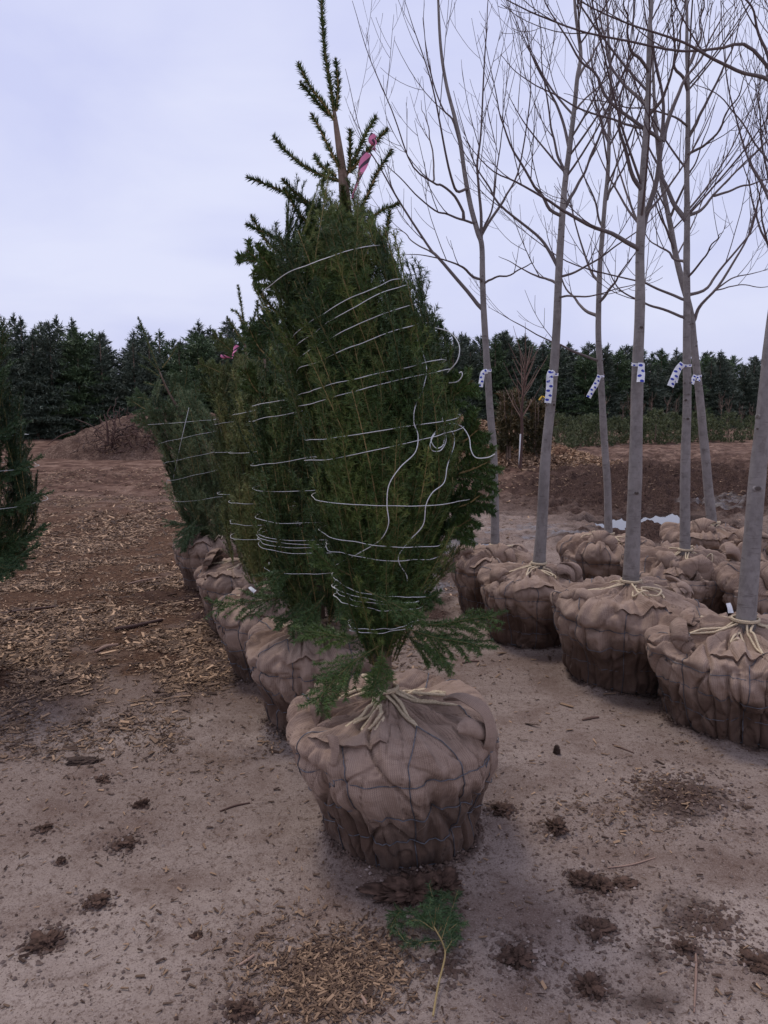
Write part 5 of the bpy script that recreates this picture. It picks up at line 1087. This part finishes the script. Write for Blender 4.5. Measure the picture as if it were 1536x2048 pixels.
for i, (x, y, wd, hh, lb) in enumerate([(282, 1612, 22, 26, 'small upright black clod in the middle of the bare ground at left'), (122, 1720, 18, 17, 'small round clod near the left side below the bark piece'), (85, 1658, 26, 16, 'flat little clod left of the upright black clod'),
    (92, 1880, 62, 26, 'broad broken clod with ragged edge at the lower left'), (190, 1806, 40, 16, 'low brown clod right above the broad broken one'), (250, 1682, 40, 16, 'low crumbly clod under the upright black clod'), (1180, 1972, 60, 40, 'rounded brown clod alone in the lower right foreground'),
    (1165, 1766, 46, 30, 'left end clod of the dark clod cluster right of the spruce cutting'), (1200, 1775, 40, 34, 'middle clod of the dark clod cluster right of the spruce cutting'), (1246, 1772, 44, 18, 'right end flat clod of the dark cluster, small and thin'),
    (1112, 1664, 36, 28, 'crumbly clod below right of the nearest burlap ball'), (1190, 1860, 56, 22, 'low smear of a clod between the dark cluster and the rounded clod'), (1520, 1928, 60, 20, 'dark flat clod cut off by the right edge'), (1035, 1912, 60, 24, 'ragged clod right of the spruce cutting'), (480, 2026, 46, 30, 'dark clod at the bottom edge left of centre'),
    (1005, 1620, 44, 18, 'flat clod beside the right foot of the nearest ball'), (1365, 1905, 34, 26, 'small black clod with a pale splinter in the lower right'), (205, 1560, 30, 14, 'pair sized flat clod under the bark piece'), (393, 1868, 20, 14, 'tiny lone clod left of the chip patch')]):
    lump('soil_clod', lb, 'soil clod', x, y, wd, hh, 20 + i, flat=0.6, yaw=(i * 1.7) % 3, rough=0.75)
def sticks():
    L = [([(440, 1622), (470, 1610), (500, 1605)], 5, 'thin dark stick on the bare ground left of the nearest ball', 0.15), ([(0, 1232), (50, 1225), (110, 1216)], 7, 'long dark stick in the wood chips at the left edge', 0.1), ([(230, 1262), (270, 1255), (325, 1240)], 10, 'thick blackened stick in the wood chips', 0.0),
         ([(190, 1306), (212, 1296), (236, 1290)], 9, 'broad pale splinter lying in the wood chips', 0.95), ([(255, 1170), (285, 1160), (320, 1155)], 5, 'pale splinter beside the farther spruce balls', 0.8), ([(1215, 1735), (1260, 1732), (1310, 1722)], 4, 'pale forked twig lying right of the nearest ball', 0.9),
         ([(1225, 1488), (1245, 1497), (1268, 1506)], 4, 'dark twig in front of the widest ball', 0.2), ([(1165, 1440), (1180, 1437), (1198, 1436)], 6, 'short brown bark strip between the nearest ball and the right group', 0.3), ([(1390, 1900), (1392, 1950), (1388, 2030)], 6, 'pale dry stalk running to the bottom edge at right', 0.7),
         ([(478, 1928), (492, 1920), (508, 1908)], 8, 'cream coloured wood sliver at the edge of the near chip patch', 1.0), ([(720, 1985), (728, 1998), (733, 2008)], 8, 'cream coloured sliver below the spruce cutting', 0.95), ([(925, 1325), (940, 1322), (958, 1322)], 5, 'brown twig on the ground behind the nearest ball', 0.3)]
    for pts, wd, lb, tn in L:
        P = np.array([gnd(x, y) for x, y in pts]); sc = P[0][1] / F; P[:, 2] = terrain(P[:, 0], P[:, 1]) + wd * sc * 0.35
        b = MB(); q = smooth_line(P, 14); b.tube(q, wd * sc * 0.5 * (0.55 + 0.45 * np.sin(np.linspace(0.2, 2.9, 14))), 7, tint=tn); tag(b.build('fallen_stick', M['stick'], None, (P[0][0], P[0][1], 0)), lb, 'stick')
sticks()
lump('wood_splinter', 'tiny dark splinter standing upright between the nearest ball and the right group', 'splinter', 1113, 1508, 13, 46, 61, 'bark_piece', 0.6)
def cutting():
    g = np.random.default_rng(95); base = gnd(890, 1925); base[2] = 0; b = MB()
    def G(x, y, z): q = gnd(x, y); return np.array([q[0], q[1], z])
    main = smooth_line(np.array([G(866, 2040, 0.012), (G(876, 1985, 0.02)), G(890, 1930, 0.03), G(884, 1905, 0.035), G(868, 1875, 0.035)]), 16)
    r = empty('spruce_cutting', base, 'cut spruce branch with bare stalk lying in front of the nearest ball', 'spruce branch')
    st = MB(); st.tube(main, np.linspace(0.0030, 0.0022, 16), 7, tint=0.75); st.build('stalk', M['stwig'], r, base)
    subs = [[(868, 1875), (872, 1840), (866, 1815), (858, 1795)], [(868, 1875), (880, 1835), (900, 1800)], [(868, 1876), (838, 1858), (805, 1842), (790, 1840)], [(805, 1842), (795, 1858), (780, 1875)], [(882, 1900), (895, 1870), (903, 1838), (915, 1810)], [(882, 1900), (850, 1915), (815, 1905), (790, 1885)],
            [(889, 1925), (905, 1910), (912, 1890)], [(870, 1880), (835, 1870), (800, 1870)], [(875, 1885), (900, 1860), (912, 1850)], [(868, 1875), (855, 1845), (848, 1830)], [(880, 1895), (910, 1880), (920, 1865)]]
    for s in subs:
        n = len(s); P = smooth_line(np.array([G(x, y, 0.03 + 0.02 * (k % 2)) for k, (x, y) in enumerate(s)]), 8)
        spray(b, P, np.array([0, 0, 1.0]), g, 0.055, 4, 0.019, 0.0024, 1300, 0.0010, tint=g.uniform(0.3, 0.6), start=0.02, stem=0.6)
    b.build('foliage', [M['ndl_dark'], M['stwig']], r, base, smooth=False)
cutting()
